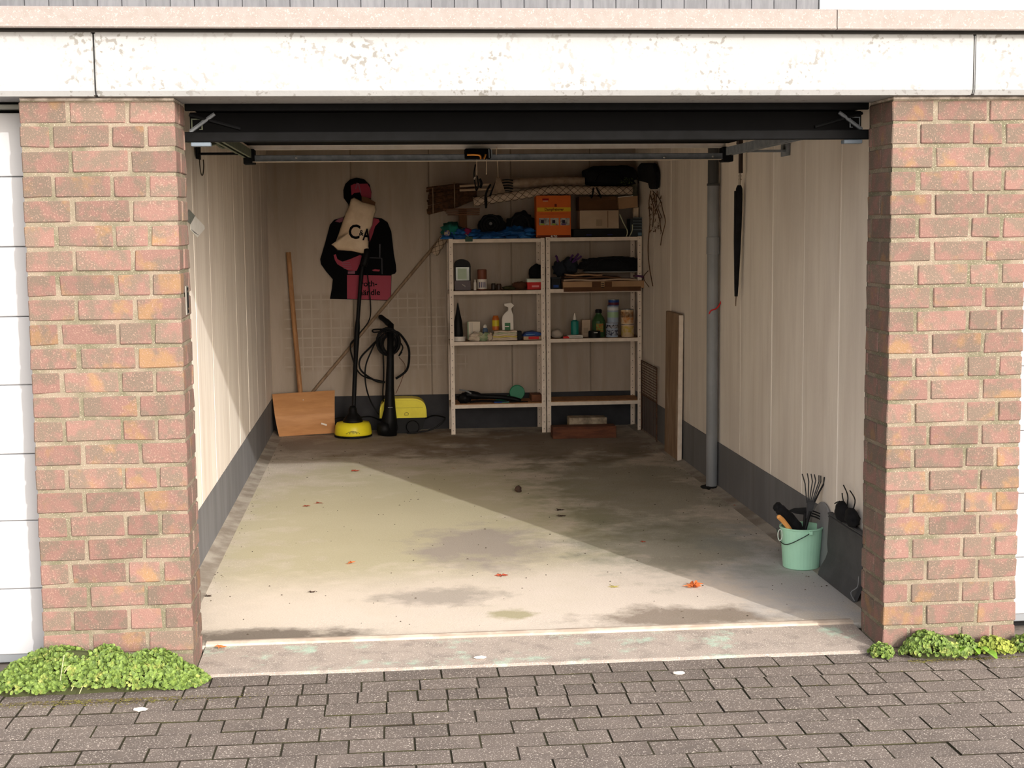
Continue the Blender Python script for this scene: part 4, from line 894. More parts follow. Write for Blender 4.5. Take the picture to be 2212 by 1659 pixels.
zz2 = shelf_z('L', 2)
for k, (u, m, rx) in enumerate(((1027, TOW, .05), (1047, TOWG, .055), (1058, TOW, .03))):
    c = at(u, 728, 1, 5.82); bm = B(); blob(bm, (c.x, 5.82, zz2+.028), (rx, .035, .034), .6, 3.2, 3, flat=zz2, seed=k+31); obj('fold', bm, m, t, smooth=True)
t = thing('folded_towels', (.38, 5.84, zz2), 'neatly folded cream dish towels with yellow and green edges below the spray bottle', 'cloth')
p0, p1 = at(1063, 738, 1, 5.82), at(1116, 738, 1, 5.82)
for k in range(6):
    m = (TOW, TOW, M('towel_yellow', (196, 176, 96), rough=.95), TOW, TOWG, TOW)[k]; bm = B(); z_ = zz2+.0005+.0125*k
    pr_2 = []
    for s in range(15):
        xx = p0.x+.003*k+(p1.x-p0.x-.004*k)*s/14; pr_2.append((xx, z_+.0045*math.sin(s*.7+k)*(.2 if k == 0 else .5)+(0 if k else .002)))
    up_ = [(a, b_+.0115) for a, b_ in pr_2[::-1]]
    prism(bm, pr_2+[(p1.x+.004, z_+.006)]+up_, 5.795, 5.89); obj('towel', bm, m, t)
zt_tow = zz2+.0005+.0125*6+.003
t, x, hw, z, zt = round_thing('sauce_bottle', 1063, 1078, 682, 5.86, 'L', 2, [(.9, 0), (1, .05), (1, .8), (.7, 1)], M('bottle_orange', (176, 92, 34), rough=.4), 'yellow topped orange bottle standing on the folded towels', 'bottle', base=zt_tow, seg=18)
bm = B(); lathe(bm, [(hw*1.02, .03), (hw*1.02, .075), (hw*.72, .088), (hw*.5, .094)], (x, 5.86, z), 18); obj('yellow_top', bm, M('bottle_yellow', (200, 180, 40), rough=.4), t, label='yellow upper half')
t = thing('spray_bottle', (at(1098, 700, 1, 5.865).x, 5.865, zt_tow), 'white trigger spray bottle with a green label on the folded towels', 'bottle')
def sb(u, v, y=5.865): return at(u, v, 1, y)
bm = B(); ol = [(1085, 715), (1084, 690), (1086, 682), (1091, 676), (1097, 671), (1098, 667), (1104, 667), (1105, 672), (1108, 680), (1109, 715)]
q = [sb(*k) for k in ol]; prism(bm, [(p.x, max(p.z, zt_tow)) if i in (0, 9) else (p.x, p.z) for i, p in enumerate(q)], 5.848, 5.882)
bmesh.ops.bevel(bm, geom=[e for e in bm.edges if abs(e.verts[0].co.y-e.verts[1].co.y) < 1e-6], offset=.005, segments=2, affect='EDGES'); obj('bottle_body', bm, WHT, t)
bm = B(); q = [sb(*k) for k in ((1089, 656), (1104, 654), (1110, 660), (1106, 664), (1104, 667), (1098, 667), (1097, 663), (1090, 661))]; prism(bm, [(p.x, p.z) for p in q], 5.854, 5.876); obj('trigger_head', bm, WHT, t)
p0, p1 = sb(1090, 713), sb(1102, 697); label_plate(t, p0.x, p1.x, p0.z, p1.z, 5.848, GRN, name='printed_label', label='green printed label')
label_plate(t, p0.x+.002, p1.x-.01, (p0.z+p1.z)/2-.003, (p0.z+p1.z)/2+.004, 5.8472, WHT, name='label_stripe')
t, *_ = carton('black_case', 1117, 1127, 716, 5.86, 'L', 2, .08, BLK, 'narrow black case between the towels and the blue and red boxes', 'case')
t, x, hw, z, zt = carton('box', 1131, 1169, 727, 5.83, 'L', 2, .13, M('box_buff', (190, 160, 130)), 'flat buff box with a red panel, under the blue tray', 'box')
label_plate(t, x-.03, x+.05, z+.006, z+.026, 5.8295, REDM, label='red panel')
t2 = thing('tray', (x, 5.9, zt+.001), 'blue plastic tray resting aslant on the flat buff box', 'tray')
bm = B(); prism(bm, [(x-.075, zt+.002), (x-.05, zt+.03), (x+.01, zt+.038), (x+.075, zt+.022), (x+.078, zt+.012), (x+.03, zt+.002)], 5.82, 5.95); obj('tray_body', bm, BLUM, t2)
bm = B(); prism(bm, [(x-.05, zt+.012), (x+.02, zt+.016), (x+.02, zt+.020), (x-.05, zt+.018)], 5.818, 5.8195); obj('stripe', bm, M('light_blue', (110, 160, 190)), t2)
# row 2 right
z2 = shelf_z('R', 2)
t = thing('cotton_bundle', (.74, 5.84, z2), 'pale wrapped bundle at the shelf post in front of the teal glue bottle', 'bundle')
c = at(1203, 724, 1, 5.84); bm = B(); blob(bm, (c.x, 5.84, z2+.032), (.045, .04, .036), .22, 2.2, 3, flat=z2, seed=41); obj('bundle_cloth', bm, M('bundle_grey', (168, 156, 144), rough=.9), t, smooth=True)
for k, (lb, dz) in enumerate((('larger white scouring pad lying flat on the shelf', .0), ('smaller white pad on top of the larger one', .011))):
    t = thing('scouring_pad', (.86, 5.83, z2+dz), lb, 'pad'); x0, x1 = at(1217+9*k, 725, 1, 5.82).x, at(1259-1*k, 725, 1, 5.82).x
    bm = B(); box(bm, x0, x1, 5.80, 5.87, z2+dz+.001, z2+dz+.0105, bev=.003, seg=2); obj('pad', bm, WHT, t)
t = thing('red_clip', (.80, 5.775, z2), 'small red plastic clip at the front shelf edge', 'clip')
x0, x1 = at(1217, 733, 1, 5.78).x, at(1230, 733, 1, 5.78).x; bm = B(); prism(bm, [(x0, z2+.0005), (x0, z2+.014), (x1-.012, z2+.018), (x1, z2+.004), (x1, z2+.0005)], 5.776, 5.795); obj('clip_body', bm, REDM, t)
t, x, hw, z, zt = round_thing('glue_bottle', 1233, 1250, 691, 5.88, 'R', 2, [(.9, 0), (1, .05), (1, .9), (.45, 1)], M('teal_plastic', (24, 120, 110), rough=.4), 'teal glue bottle with a pointed white tip', 'bottle', seg=18, base=z2+.0225)
bm = B(); lathe(bm, [(hw*.45, 0), (hw*.4, .012), (.003, .052)], (x, 5.88, zt), 12); obj('nozzle', bm, WHT, t, label='pointed white nozzle')
t, x, hw, z, zt = carton('carton', 1257, 1275, 691, 5.90, 'R', 2, .06, CARDL, 'small upright beige carton between the teal and green bottles', 'box')
label_plate(t, x-.02, x+.015, z+.03, z+.07, 5.8995, M('faint_print', (150, 132, 112)))
t, x, hw, z, zt = round_thing('plant_food_bottle', 1279, 1307, 676, 5.90, 'R', 2, [(.95, 0), (1, .04), (1, .66), (.8, .8), (.42, .95), (.42, 1)], M('dark_green_plastic', (50, 80, 46), rough=.4), 'dark green bottle with a black cap and leafy printed label', 'bottle')
bm = B(); lathe(bm, [(hw*.5, 0), (hw*.5, .022), (hw*.4, .028)], (x, 5.9, zt), 16); obj('cap', bm, BLK, t, label='black cap')
label_plate(t, x-.026, x+.028, z+.04, z+.105, 5.9-hw-.001, M('leaf_print', (112, 140, 66), (150, 72, 40), scale=60), label='leafy printed label')
t, x, hw, z, zt = round_thing('polish_tin', 1271, 1297, 715, 5.815, 'R', 2, [(1, 0), (1, .8), (.95, 1)], BLK, 'low round black tin with a bright glint in front of the green bottle', 'tin')
bm = B(); box(bm, x-.012, x+.018, 5.815-hw-.001, 5.815-hw+.001, z+.038, z+.046, bev=.0005); obj('painted_glint', bm, M('glint_white', (235, 235, 235), rough=.1, metal=1), t)  # bright sliver added in place of the glint on the black tin
def tin(u0, u1, vt, base, lb, lid, body, bands=()):
    t, x, hw, z, zt = round_thing('paint_tin', u0, u1, vt, 5.87, 'R', 2, [(.98, 0), (1.0, .02), (1.0, .96), (.98, .965), (.98, 1)], body, lb, 'tin', 'paint tins stacked on the shelf', base=base, part='tin_body')
    bm = B(); lathe(bm, [(hw*1.03, -.004), (hw*1.03, .001), (hw*.9, .001)], (x, 5.87, zt), 24); obj('lid', bm, lid, t)
    for a, b_, m in bands: bm = B(); lathe(bm, [(hw*1.006, 0), (hw*1.006, (zt-z)*(b_-a))], (x, 5.87, z+(zt-z)*a), 24); obj('label_band', bm, m, t)
    return zt+.0015
TB = M('tin_bluegrey', (150, 164, 184), rough=.4); TW = M('tin_white', (206, 206, 206), rough=.4); TC = M('tin_cream', (206, 178, 142), rough=.45); TS = M('tin_steel', (120, 122, 126), rough=.35, metal=.5)
ND = M('ink_dark', (40, 42, 54), (150, 150, 156), scale=55, lo=.48, hi=.52)
z_a = tin(1309, 1335, 697, None, 'blue and grey paint tin at the bottom of the taller stack', TS, TB, ((.62, .86, ND), (.12, .5, M('ink_dark2', (70, 74, 90), (160, 166, 178), scale=70, lo=.5, hi=.54))))
z_b = tin(1312, 1336, 660, z_a, 'white and green banded paint tin in the middle of the taller stack', TS, TB, ((.3, .62, M('tin_green', (146, 176, 140), rough=.4)), (.72, .9, TW)))
tin(1314, 1337, 647, z_b, 'small blue and crimson tin on top of the taller stack', TS, BLUM, ((.1, .5, DKR),))
z_a = tin(1342, 1369, 700, None, 'cream and yellow paint tin at the bottom of the shorter stack', TS, TC, ((.1, .85, M('tin_yel', (188, 160, 70), (200, 176, 140), scale=30)),))
tin(1341, 1368, 668, z_a, 'cream and orange labelled paint tin on top of the shorter stack', TS, TC, ((.1, .85, M('tin_ora', (196, 134, 80), (206, 182, 150), scale=30)), (.45, .8, M('tin_ora2', (120, 84, 60), (206, 172, 130), scale=60, lo=.45, hi=.5))))
# row 3 left
z3 = shelf_z('L', 3)
t = thing('spray_gun', (.05, 5.86, z3), 'black pressure washer gun with a long lance lying on the lowest shelf', 'gun')
bm = B(); tube(bm, cat_rom([at(u, v, 1, 5.84) for u, v in ((993, 858), (1010, 852), (1040, 856), (1080, 858), (1105, 861), (1125, 866))], 4), [.02]*4+[.03]*4+[.018]*12+[.012], 8); obj('gun_lance', bm, BLK, t, smooth=True)
bm = B(); blob(bm, (at(1003, 862, 1, 5.83).x, 5.83, z3+.035), (.05, .035, .04), .35, 3, 3, flat=z3, seed=50); obj('gun_body', bm, BLK, t, smooth=True)
bm = B(); tube(bm, cat_rom([at(u, v, 1, 5.81) for u, v in ((992, 842), (1005, 844), (1018, 850))], 4), .006, 6); obj('trigger', bm, GREY, t, label='grey trigger lever')
bm = B(); tube(bm, cat_rom([at(u, v, 1, 5.82) for u, v in ((1015, 868), (1050, 866), (1090, 868), (1140, 869))], 4), .009, 6); obj('second_tube', bm, BLK, t)
t = thing('plant_saucer', (.38, 5.95, z3), 'green round disc standing on edge behind the black spray gun', 'saucer')
c = at(1117, 850, 1, 5.93); bm = B(); lathe(bm, [(.055, -.006), (.06, 0), (.055, .006)], (0, 0, 0), 28, axis='Y'); bmesh.ops.translate(bm, verts=bm.verts, vec=(c.x, 5.93, z3+.061)); obj('disc', bm, M('green_plastic', (28, 120, 84), rough=.4), t)
t = thing('scoop', (.30, 5.9, z3+.02), 'flattish green plastic scoop lying beside the upright green disc', 'scoop')
bm = B(); a = at(1070, 860, 1, 5.89); tube(bm, [a, at(1085, 857, 1, 5.89), at(1100, 853, 1, 5.89)], [.006, .016, .02], 10)
lo_ = min(v.co.z for v in bm.verts); bmesh.ops.translate(bm, verts=bm.verts, vec=(0, 0, z3+.001-lo_)); obj('scoop_body', bm, M('green_plastic', (28, 120, 84)), t)
t, x, hw, z, zt = carton('packet', 1067, 1100, 868, 5.79, 'L', 3, .04, BLUM, 'thin blue packet at the front edge of the lowest shelf', 'packet')
label_plate(t, x+.005, x+hw, z+.001, zt-.001, 5.7897, GRN, label='green end')
t, *_ = carton('wooden_block', 1148, 1171, 853, 5.86, 'L', 3, .15, M('block_brown', (116, 72, 46), (96, 58, 38), scale=12, rough=.8), 'brown wooden block at the post end of the lowest shelf', 'block')
# blocks under the shelving
t = thing('timber_beam', (.91, 5.45, .01), 'thick reddish brown timber beam lying on the floor in front of the shelving', 'timber')
bm = B(); a, b_ = at(1192, 946, 2, .011), at(1330, 949, 2, .011); box(bm, .675, 1.155, 5.42, 5.56, .011, .098, bev=.004, jit=.003, rot=('Z', -.03)); obj('beam', bm, M('old_timber', (112, 68, 48), (84, 52, 38), scale=7, rough=.85, bump=.8, bs=60, stretch=(.8, 5, 5)), t)
t = thing('concrete_block', (.96, 5.5, .1), 'mossy grey concrete block standing behind the timber beam', 'block')
p0, p1 = at(1229, 923, 1, 5.62), at(1310, 900, 1, 5.62)
bm = B(); box(bm, p0.x, p1.x, 5.60, 5.73, .011, p1.z, bev=.004, jit=.003); obj('block', bm, M('mossy_concrete', (176, 160, 138), (120, 108, 92), scale=14, rough=.9, bump=1, c3=(110, 124, 84)), t)

# ------------------------------------------------------------------ heap on top of the shelving
zL, zR = shelf_z('L', 0), shelf_z('R', 0)
t = thing('tarpaulin', (.30, 5.9, zL), 'crumpled blue tarpaulin spread along the shelf top', 'tarpaulin')
TARP = M('tarp_blue', (22, 92, 158), (14, 66, 122), scale=9, rough=.5, bump=.8, bs=40)
for k, (u0, u1, h_) in enumerate(((962, 1040, .075), (1030, 1100, .05), (1085, 1157, .085))):
    a, b_ = at(u0, 505, 1, 5.85), at(u1, 505, 1, 5.85); bm = B(); blob(bm, ((a.x+b_.x)/2, 5.88, zL+h_*.42), ((b_.x-a.x)/2, .10, h_*.62), .5, 3, 4, flat=zL-.0, seed=60+k); obj('tarp_fold', bm, TARP, t, smooth=True)
bm = B(); c = at(1016, 510, 1, 5.78)
for k in range(7): 
    a = at(965+28*k, 514, 1, 5.775); blob(bm, (a.x, 5.785, zL+.008), (.05, .018, .014+.004*(k % 2)), .5, 3, 2, flat=zL-.0, seed=k)
obj('tarp_hem', bm, TARP, t, smooth=True)
t = thing('green_cloth', (.0, 5.86, zL+.05), 'teal and green cloth bunched at the shelf corner', 'cloth')
bm = B(); a = at(975, 493, 1, 5.86); blob(bm, (a.x, 5.88, zL+.07), (.07, .07, .055), .5, 3, 3, seed=71); obj('cloth', bm, M('teal_cloth', (18, 106, 96), (22, 80, 70), scale=12, rough=.9), t, smooth=True)
bm = B(); a = at(966, 502, 1, 5.80); blob(bm, (a.x, 5.80, zL+.045), (.022, .02, .022), .5, 3, 2, seed=72); obj('yellow_patch', bm, M('cloth_yellow', (206, 190, 130), (40, 60, 150), scale=40), t, smooth=True)
bm = B(); a = at(1010, 500, 1, 5.80); blob(bm, (a.x, 5.81, zL+.055), (.03, .03, .03), .5, 3, 2, seed=73); obj('crimson_patch', bm, M('cloth_crimson', (120, 14, 66)), t, smooth=True)
t = thing('green_clamp', (.10, 5.76, zL-.02), 'small dark green clamp gripping the shelf front edge', 'clamp')
bm = B(); a, b_ = at(1005, 522, 1, 5.76), at(1021, 513, 1, 5.76); box(bm, a.x, b_.x, 5.758, 5.766, a.z, b_.z+.006, bev=.002); obj('clamp_jaw', bm, M('clamp_green', (16, 60, 40), rough=.5), t)
bm = B(); tube(bm, [at(1012, 512, 1, 5.762), at(1006, 505, 1, 5.77)], .004, 6); obj('clamp_lever', bm, GREY, t)
for nm, (u0, u1, v, sd), lb in (('motor', (1033, 1094, 464, 80), 'round black motor housing on the blue tarpaulin'), ('rucksack', (1094, 1158, 460, 84), 'slumped black rucksack between the motor housing and the orange carton')):
    a, b_ = at(u0, v, 1, 5.92), at(u1, v, 1, 5.92); h_ = a.z-zL
    t = thing(nm, ((a.x+b_.x)/2, 5.95, zL), lb, nm); bm = B()
    blob(bm, ((a.x+b_.x)/2, 5.97, zL+h_*.5), ((b_.x-a.x)/2, .08, h_*.52), .14 if nm == 'motor' else .28, 2, 4, flat=zL, seed=sd); obj('body', bm, BLKC, t, smooth=True)
    if nm == 'motor':
        for k in range(3):
            bm = B(); q = at(1060, 485, 1, 5.88); r_ = .03+.022*k; tube(bm, [(q.x+math.cos(i*math.pi/9)*r_, 5.885+.01*k, q.z+math.sin(i*math.pi/9)*r_) for i in range(18)], .005, 6, closed=True); obj('cable_ring', bm, BLK, t)
        bm = B(); q = at(1060, 483, 1, 5.87); lathe(bm, [(.012, 0), (.012, -.02), (.004, -.025)], (q.x, 5.885, q.z), 12, axis='Y'); obj('knob', bm, GREY, t, label='grey knob')
    else:
        bm = B(); tube(bm, cat_rom([at(u, v, 1, 5.875) for u, v in ((1104, 500), (1108, 475), (1125, 465), (1140, 478), (1143, 500))], 4), .007, 6); obj('strap', bm, BLK, t)

# orange carton
t = thing('orange_carton', (.72, 5.85, zL), 'tall orange carton with a yellow band and three small pictures', 'box')
ORG = M('carton_orange', (206, 98, 24), (196, 88, 20), scale=3, rough=.6); yo = 5.79
a, b_ = at(1159, 515, 1, yo), at(1233, 422, 1, yo)
zo = max(zL, SR[0]+T0)+.0005
bm = B(); box(bm, a.x, b_.x, yo, yo+.13, zo, b_.z, bev=.002); ob = obj('carton_body', bm, ORG, t)
def O(u, v): return at(1150+u/14.43, 410+v/14.43, 1, yo)
def oplate(u0, u1, v0, v1, m, nm='print', dy=.0006, label=None):
    p, q = O(u0, v1), O(u1, v0); bm = B(); box(bm, p.x, q.x, yo-dy, yo, p.z, q.z); return obj(nm, bm, m, ob, label=label)
oplate(150, 1190, 545, 680, M('carton_yellow', (206, 170, 40)), 'yellow_band', label='yellow band')
oplate(150, 1190, 1410, 1490, M('carton_brown', (96, 36, 12)), 'brown_band', label='brown band')
for k, (u0, u1) in enumerate(((205, 530), (560, 820), (870, 1160))):
    o = oplate(u0, u1, 880, 1110, M('picture_pale', (176, 172, 160), (110, 104, 110), scale=40), 'picture', .0008)
    oplate(u0+60, u0+150, 940, 1040, M('picture_dark', (40, 32, 50)), 'picture_detail', .0014); oplate(u0+40, u0+170, 1055, 1095, M('picture_lime', (150, 170, 50)) if k < 2 else M('picture_violet', (90, 60, 110)), 'picture_detail', .0014)
oplate(310, 510, 270, 330, M('carton_red', (140, 16, 20)), 'red_mark'); oplate(330, 480, 343, 360, WHT, 'white_line'); oplate(690, 760, 440, 530, M('carton_brown', (96, 36, 12)), 'brown_mark')
oplate(230, 1100, 720, 735, M('carton_brown2', (150, 60, 16)), 'small_print'); oplate(230, 1000, 760, 772, M('carton_brown2', (150, 60, 16)), 'small_print')
p = O(680, 615); lettering('Dampfreiniger', .03, (p.x, yo-.0016, p.z), M('carton_brown', (96, 36, 12)), ob, width=.145, bold=.0006)
p = O(670, 1462); lettering('ALTO', .026, (p.x, yo-.0016, p.z), WHT, ob, width=.05, bold=.0006)

# cartons on the right half
t = thing('dark_case', (1.02, 5.9, zR), 'wide black case below the pale labelled carton', 'case')
a, b_ = at(1238, 516, 1, 5.80), at(1352, 494, 1, 5.80)
bm = B(); box(bm, a.x, b_.x, 5.80, 6.02, zR, b_.z, bev=.004); obj('case_body', bm, BLK, t)
for k in (.3, .7): label_plate(t, a.x+(b_.x-a.x)*k-.02, a.x+(b_.x-a.x)*k+.02, zR+.012, zR+.022, 5.80, M('case_blue', (24, 26, 70)), name='latch')
z5 = b_.z+.001
t = thing('carton', (1.03, 5.88, z5), 'pale cardboard carton with a dark slit, on the wide black case', 'box')
a, b_ = at(1253, 492, 1, 5.82), at(1337, 454, 1, 5.82); bm = B(); box(bm, a.x, b_.x, 5.82, 6.0, z5, b_.z, bev=.002, jit=.001); o = obj('carton_body', bm, CARDL, t)
p0 = at(1313, 489, 1, 5.82); bm = B(); box(bm, p0.x-.002, p0.x+.002, 5.8192, 5.82, z5+.008, b_.z-.004); obj('slit', bm, CARDD, o)
p0, p1 = at(1288, 488, 1, 5.82), at(1301, 474, 1, 5.82); label_plate(o, p0.x, p1.x, p0.z, p1.z, 5.82, M('faint_print', (150, 132, 112)))
z6 = b_.z+.001
t = thing('carton', (1.02, 5.9, z6), 'dark brown cardboard carton stacked on the pale carton', 'box')
a, b_ = at(1251, 447, 1, 5.84), at(1336, 425, 1, 5.84); bm = B(); box(bm, a.x, b_.x, 5.84, 6.02, z6, b_.z, bev=.002, jit=.001); o = obj('carton_body', bm, CARDD, t)
bm = B(); box(bm, a.x+.02, b_.x-.02, 5.836, 5.84, b_.z-.02, b_.z+.003, bev=.001); obj('flap', bm, CARDD, o)
z7 = b_.z
t = thing('electronic_unit', (1.33, 5.88, zR), 'dark finned electrical unit with loose pale cables at the shelf end', 'device')
a, b_ = at(1362, 515, 1, 5.82), at(1388, 472, 1, 5.82); bm = B(); box(bm, a.x, b_.x, 5.83, 5.98, zR, b_.z, bev=.003); o = obj('unit_case', bm, M('unit_dark', (40, 46, 50), rough=.5), t)
for k in range(5): bm = B(); z_ = zR+.05+.022*k; box(bm, a.x+.02, b_.x+.002, 5.822, 5.832, z_, z_+.006, bev=.001); obj('fin', bm, M('unit_fin', (96, 106, 112), rough=.5), o)
bm = B(); box(bm, b_.x-.035, b_.x-.005, 5.824, 5.831, zR+.008, zR+.03, bev=.001); obj('socket', bm, M('unit_blue', (100, 124, 140)), o)
CABL = M('pale_cable', (176, 178, 150), rough=.5)
for k, us in enumerate((((1339, 463), (1346, 480), (1355, 498), (1354, 508), (1350, 515)), ((1366, 485), (1366, 497), (1361, 508), (1357, 515)), ((1350, 503), (1346, 512), (1345, 516)))):
    bm = B(); tube(bm, cat_rom([at(u, v, 1, 5.80+.004*k) for u, v in us], 5), .0042, 6); obj('cable', bm, CABL, t, label='loose pale cable')
t = thing('carton', (1.30, 5.85, z7-.07), 'small tilted open carton perched above the finned electrical unit', 'box')
a = at(1335, 426, 1, 5.80); b_ = at(1378, 452, 1, 5.80)
bm = B(); q = [at(1337, 452, 1, 5.80), at(1378, 447, 1, 5.80), at(1377, 423, 1, 5.80), at(1335, 427, 1, 5.80)]; prism(bm, [(p.x, p.z) for p in q], 5.80, 5.93); o = obj('carton_body', bm, CARD, t)
bm = B(); q = [at(1335, 427, 1, 5.80), at(1367, 423.5, 1, 5.80), at(1367, 422, 1, 5.80), at(1335, 425.5, 1, 5.80)]; prism(bm, [(p.x, p.z) for p in q], 5.795, 5.80); obj('pale_rim', bm, WHT, o, label='pale torn rim')
q0 = at(1340, 452, 1, 5.85); bm = B(); 
t = thing('upright_books', (1.33, 5.9, zR), 'three slim brown folders standing between the black case and the shelf end', 'folders')
for k in range(3):
    u = 1372+6*k; a, b_ = at(u, 470, 1, 5.995), at(u+5, 452, 1, 5.995); bm = B(); box(bm, a.x, b_.x, 5.985, 6.06, zR, b_.z, bev=.001); obj('folder', bm, M('folder_%d' % k, ((120, 76, 48), (96, 60, 40), (134, 92, 62))[k], rough=.8), t)
t = thing('canister', (1.39, 5.86, zR), 'tall pale plastic canister at the right end of the shelf top', 'canister')
a, b_ = at(1389, 490, 1, 5.83), at(1403, 448, 1, 5.83); bm = B(); box(bm, 1.366, 1.408, 5.90, 5.96, zR+.0, at(1395, 448, 1, 5.9).z, bev=.006, seg=2); obj('canister_body', bm, M('canister_cream', (206, 186, 160), (190, 168, 140), scale=12, rough=.5), t)
bm = B(); lathe(bm, [(.014, 0), (.014, .02)], (1.387, 5.93, at(1395, 448, 1, 5.9).z), 14); obj('cap', bm, WHT, t)

# long rolls lying across the top of the heap
t = thing('netting_roll', (.65, 5.86, 1.85), 'long cream roll wrapped in diamond wire netting, lying across the top of the heap', 'roll')
A0, A1, A2 = at(1023, 436, 1, 5.84), at(1190, 411, 1, 5.84), at(1365, 412, 1, 5.84)
mesh_roll(t, A0, A1, .033, M('roll_cream', (200, 180, 160), (178, 158, 138), scale=20, rough=.9), NETW, 2.6, 66); mesh_roll(t, A1, A2, .033, M('roll_cream', (200, 180, 160)), NETW, 2.7, 66)
for u, v, du in ((1050, 436, 0), (1279, 416, -1), (1292, 416, 3)):
    bm = B(); q = at(u, v, 1, 5.84); tube(bm, [(q.x+.0065*du*math.cos(i*math.pi/8)*-1+0, 5.84+.039*math.sin(i*math.pi/8), q.z+.039*math.cos(i*math.pi/8)) for i in range(16)], .007, 6, closed=True); obj('strap', bm, BLK, t)
t = thing('blanket_roll', (.78, 5.92, 1.9), 'rolled pale blanket behind the netting roll', 'roll')
A, Bq = at(1068, 399, 1, 5.93), at(1262, 394, 1, 5.93)
bm = B(); tube(bm, cat_rom([A, A.lerp(Bq, .3)+Vector((0, 0, .004)), A.lerp(Bq, .7)+Vector((0, 0, .006)), Bq], 6), [.024]+[.036]*5+[.042]*6+[.044]*7, 14)
for v in bm.verts: v.co += Vector((0, noise.noise(v.co*25), noise.noise(v.co*25+Vector((3, 3, 3)))))*.006
obj('blanket', bm, M('blanket', (170, 150, 130), (146, 126, 106), scale=18, rough=.95, bump=.8), t, smooth=True)
for k in range(5):
    bm = B(); z_ = at(1090, 389+6*k, 1, 5.88).z; tube(bm, cat_rom([(at(1085, 389+6*k, 1, 5.88).x, 5.885, z_), (at(1097, 388+6*k, 1, 5.88).x, 5.878, z_+.003), (at(1108, 390+6*k, 1, 5.88).x, 5.885, z_-.004)], 4), .0045, 6); obj('dark_fringe', bm, BLKC, t, label='dark fringe')
t = thing('holdall', (1.13, 5.92, 1.93), 'large black holdall stuffed on top of the heap beneath the ceiling', 'bag')
a, b_ = at(1262, 404, 1, 5.92), at(1378, 358, 1, 5.92)
bm = B(); blob(bm, ((a.x+b_.x)/2, 5.96, (a.z+b_.z)/2), ((b_.x-a.x)/2, .10, (b_.z-a.z)/2), .16, 2.4, 4, pw=.6, seed=91); obj('bag_body', bm, BLKC, t, smooth=True)
bm = B(); tube(bm, cat_rom([at(u, v, 1, 5.85) for u, v in ((1285, 392), (1296, 376), (1330, 374), (1345, 392))], 5), .007, 6); obj('carry_handle', bm, BLK, t)
t = thing('greenery', (1.25, 5.9, 1.86), 'tuft of dark green artificial greenery between holdall and netting roll', 'greenery')
bm = B()
for k in range(60):
    c = at(R.uniform(1338, 1364), R.uniform(384, 404), 1, 5.86); d = Vector((R.uniform(-1, 1), R.uniform(-1, 0), R.uniform(-1, 1)))*.014; e = Vector((R.uniform(-1, 1), 0, R.uniform(-1, 1)))*.008
    bm.faces.new([bm.verts.new(c), bm.verts.new(c+d*.5+e), bm.verts.new(c+d), bm.verts.new(c+d*.5-e)])
o = obj('leaf_tuft', bm, M('moss_green', (70, 84, 34), (50, 60, 26), scale=30), t); o['kind'] = 'stuff'
t = thing('dark_jacket', (1.39, 5.5, 1.8), 'black jacket hanging in the rear right corner beside the holdall', 'jacket')
a, b_ = at(1386, 408, 1, 6.0), at(1421, 350, 1, 6.0)
bm = B(); q = [at(u, v, 0, 1.395) for u, v in ((1382, 360), (1388, 352), (1415, 352), (1421, 372), (1420, 408), (1408, 409), (1405, 396), (1383, 390))]
prismx(bm, [(p.y, p.z) for p in q], 1.375, 1.409); bmesh.ops.bevel(bm, geom=bm.edges[:], offset=.008, segments=2, affect='EDGES')
for v in bm.verts: v.co += Vector((0, noise.noise(v.co*20), 0))*.012
obj('jacket_body', bm, BLKC, t)
t = thing('grey_tube', (1.36, 5.93, 1.7), 'short grey cardboard tube standing in front of the black jacket', 'tube')
c = at(1395, 400, 1, 5.93); bm = B(); lathe(bm, [(.028, 0), (.028, at(1395, 388, 1, 5.93).z-(at(1395, 448, 1, 5.9).z+.022)), (.022, at(1395, 388, 1, 5.93).z-(at(1395, 448, 1, 5.9).z+.022)), (.022, .1)], (1.376, 5.925, at(1395, 448, 1, 5.9).z+.021), 20); obj('tube_wall', bm, M('grey_tube', (120, 116, 100), (96, 98, 80), scale=14, rough=.8), t)
# broom head bundle at the left end
t = thing('straw_bundle', (.0, 5.9, 1.75), 'dark brown straw broom head bundle projecting left from the heap', 'broom')
A, Bq = at(922, 434, 1, 5.88), at(1030, 414, 1, 5.88)
bm = B()
for k in range(34):
    o1 = R.uniform(-1, 1); o2 = R.uniform(-.5, .5)
    tube(bm, [A+Vector((R.uniform(-.004, .02), .03*o2, .10*o1)), A.lerp(Bq, .6)+Vector((0, .03*o2, .085*o1)), Bq+Vector((0, .02*o2, .05*o1))], .009, 5)
o = obj('straw', bm, M('dark_straw', (84, 56, 36), (58, 38, 24), scale=40, rough=.9), t); o['kind'] = 'stuff'
for f in (.12, .55):
    c = A.lerp(Bq, f); bm = B(); tube(bm, [(c.x+.02*math.sin(i*math.pi/8)*0, c.y+.036*math.cos(i*math.pi/8), c.z+.10*math.sin(i*math.pi/8)) for i in range(16)], .004, 5, closed=True); obj('binding', bm, WOODG, t)
t = thing('bamboo_canes', (.1, 5.9, 1.85), 'pair of pale bamboo canes lying along the straw bundle and netting roll', 'canes')
for k in range(2): bm = B(); a, b_ = at(993, 402+9*k, 1, 5.80), at(1062, 398+10*k, 1, 5.82); tube(bm, [a, b_], .009, 8); obj('cane', bm, CARDL, t)
t = thing('lath_bundle', (.05, 5.86, 1.68), 'bundle of thin brown wooden slats under the straw bundle', 'slats')
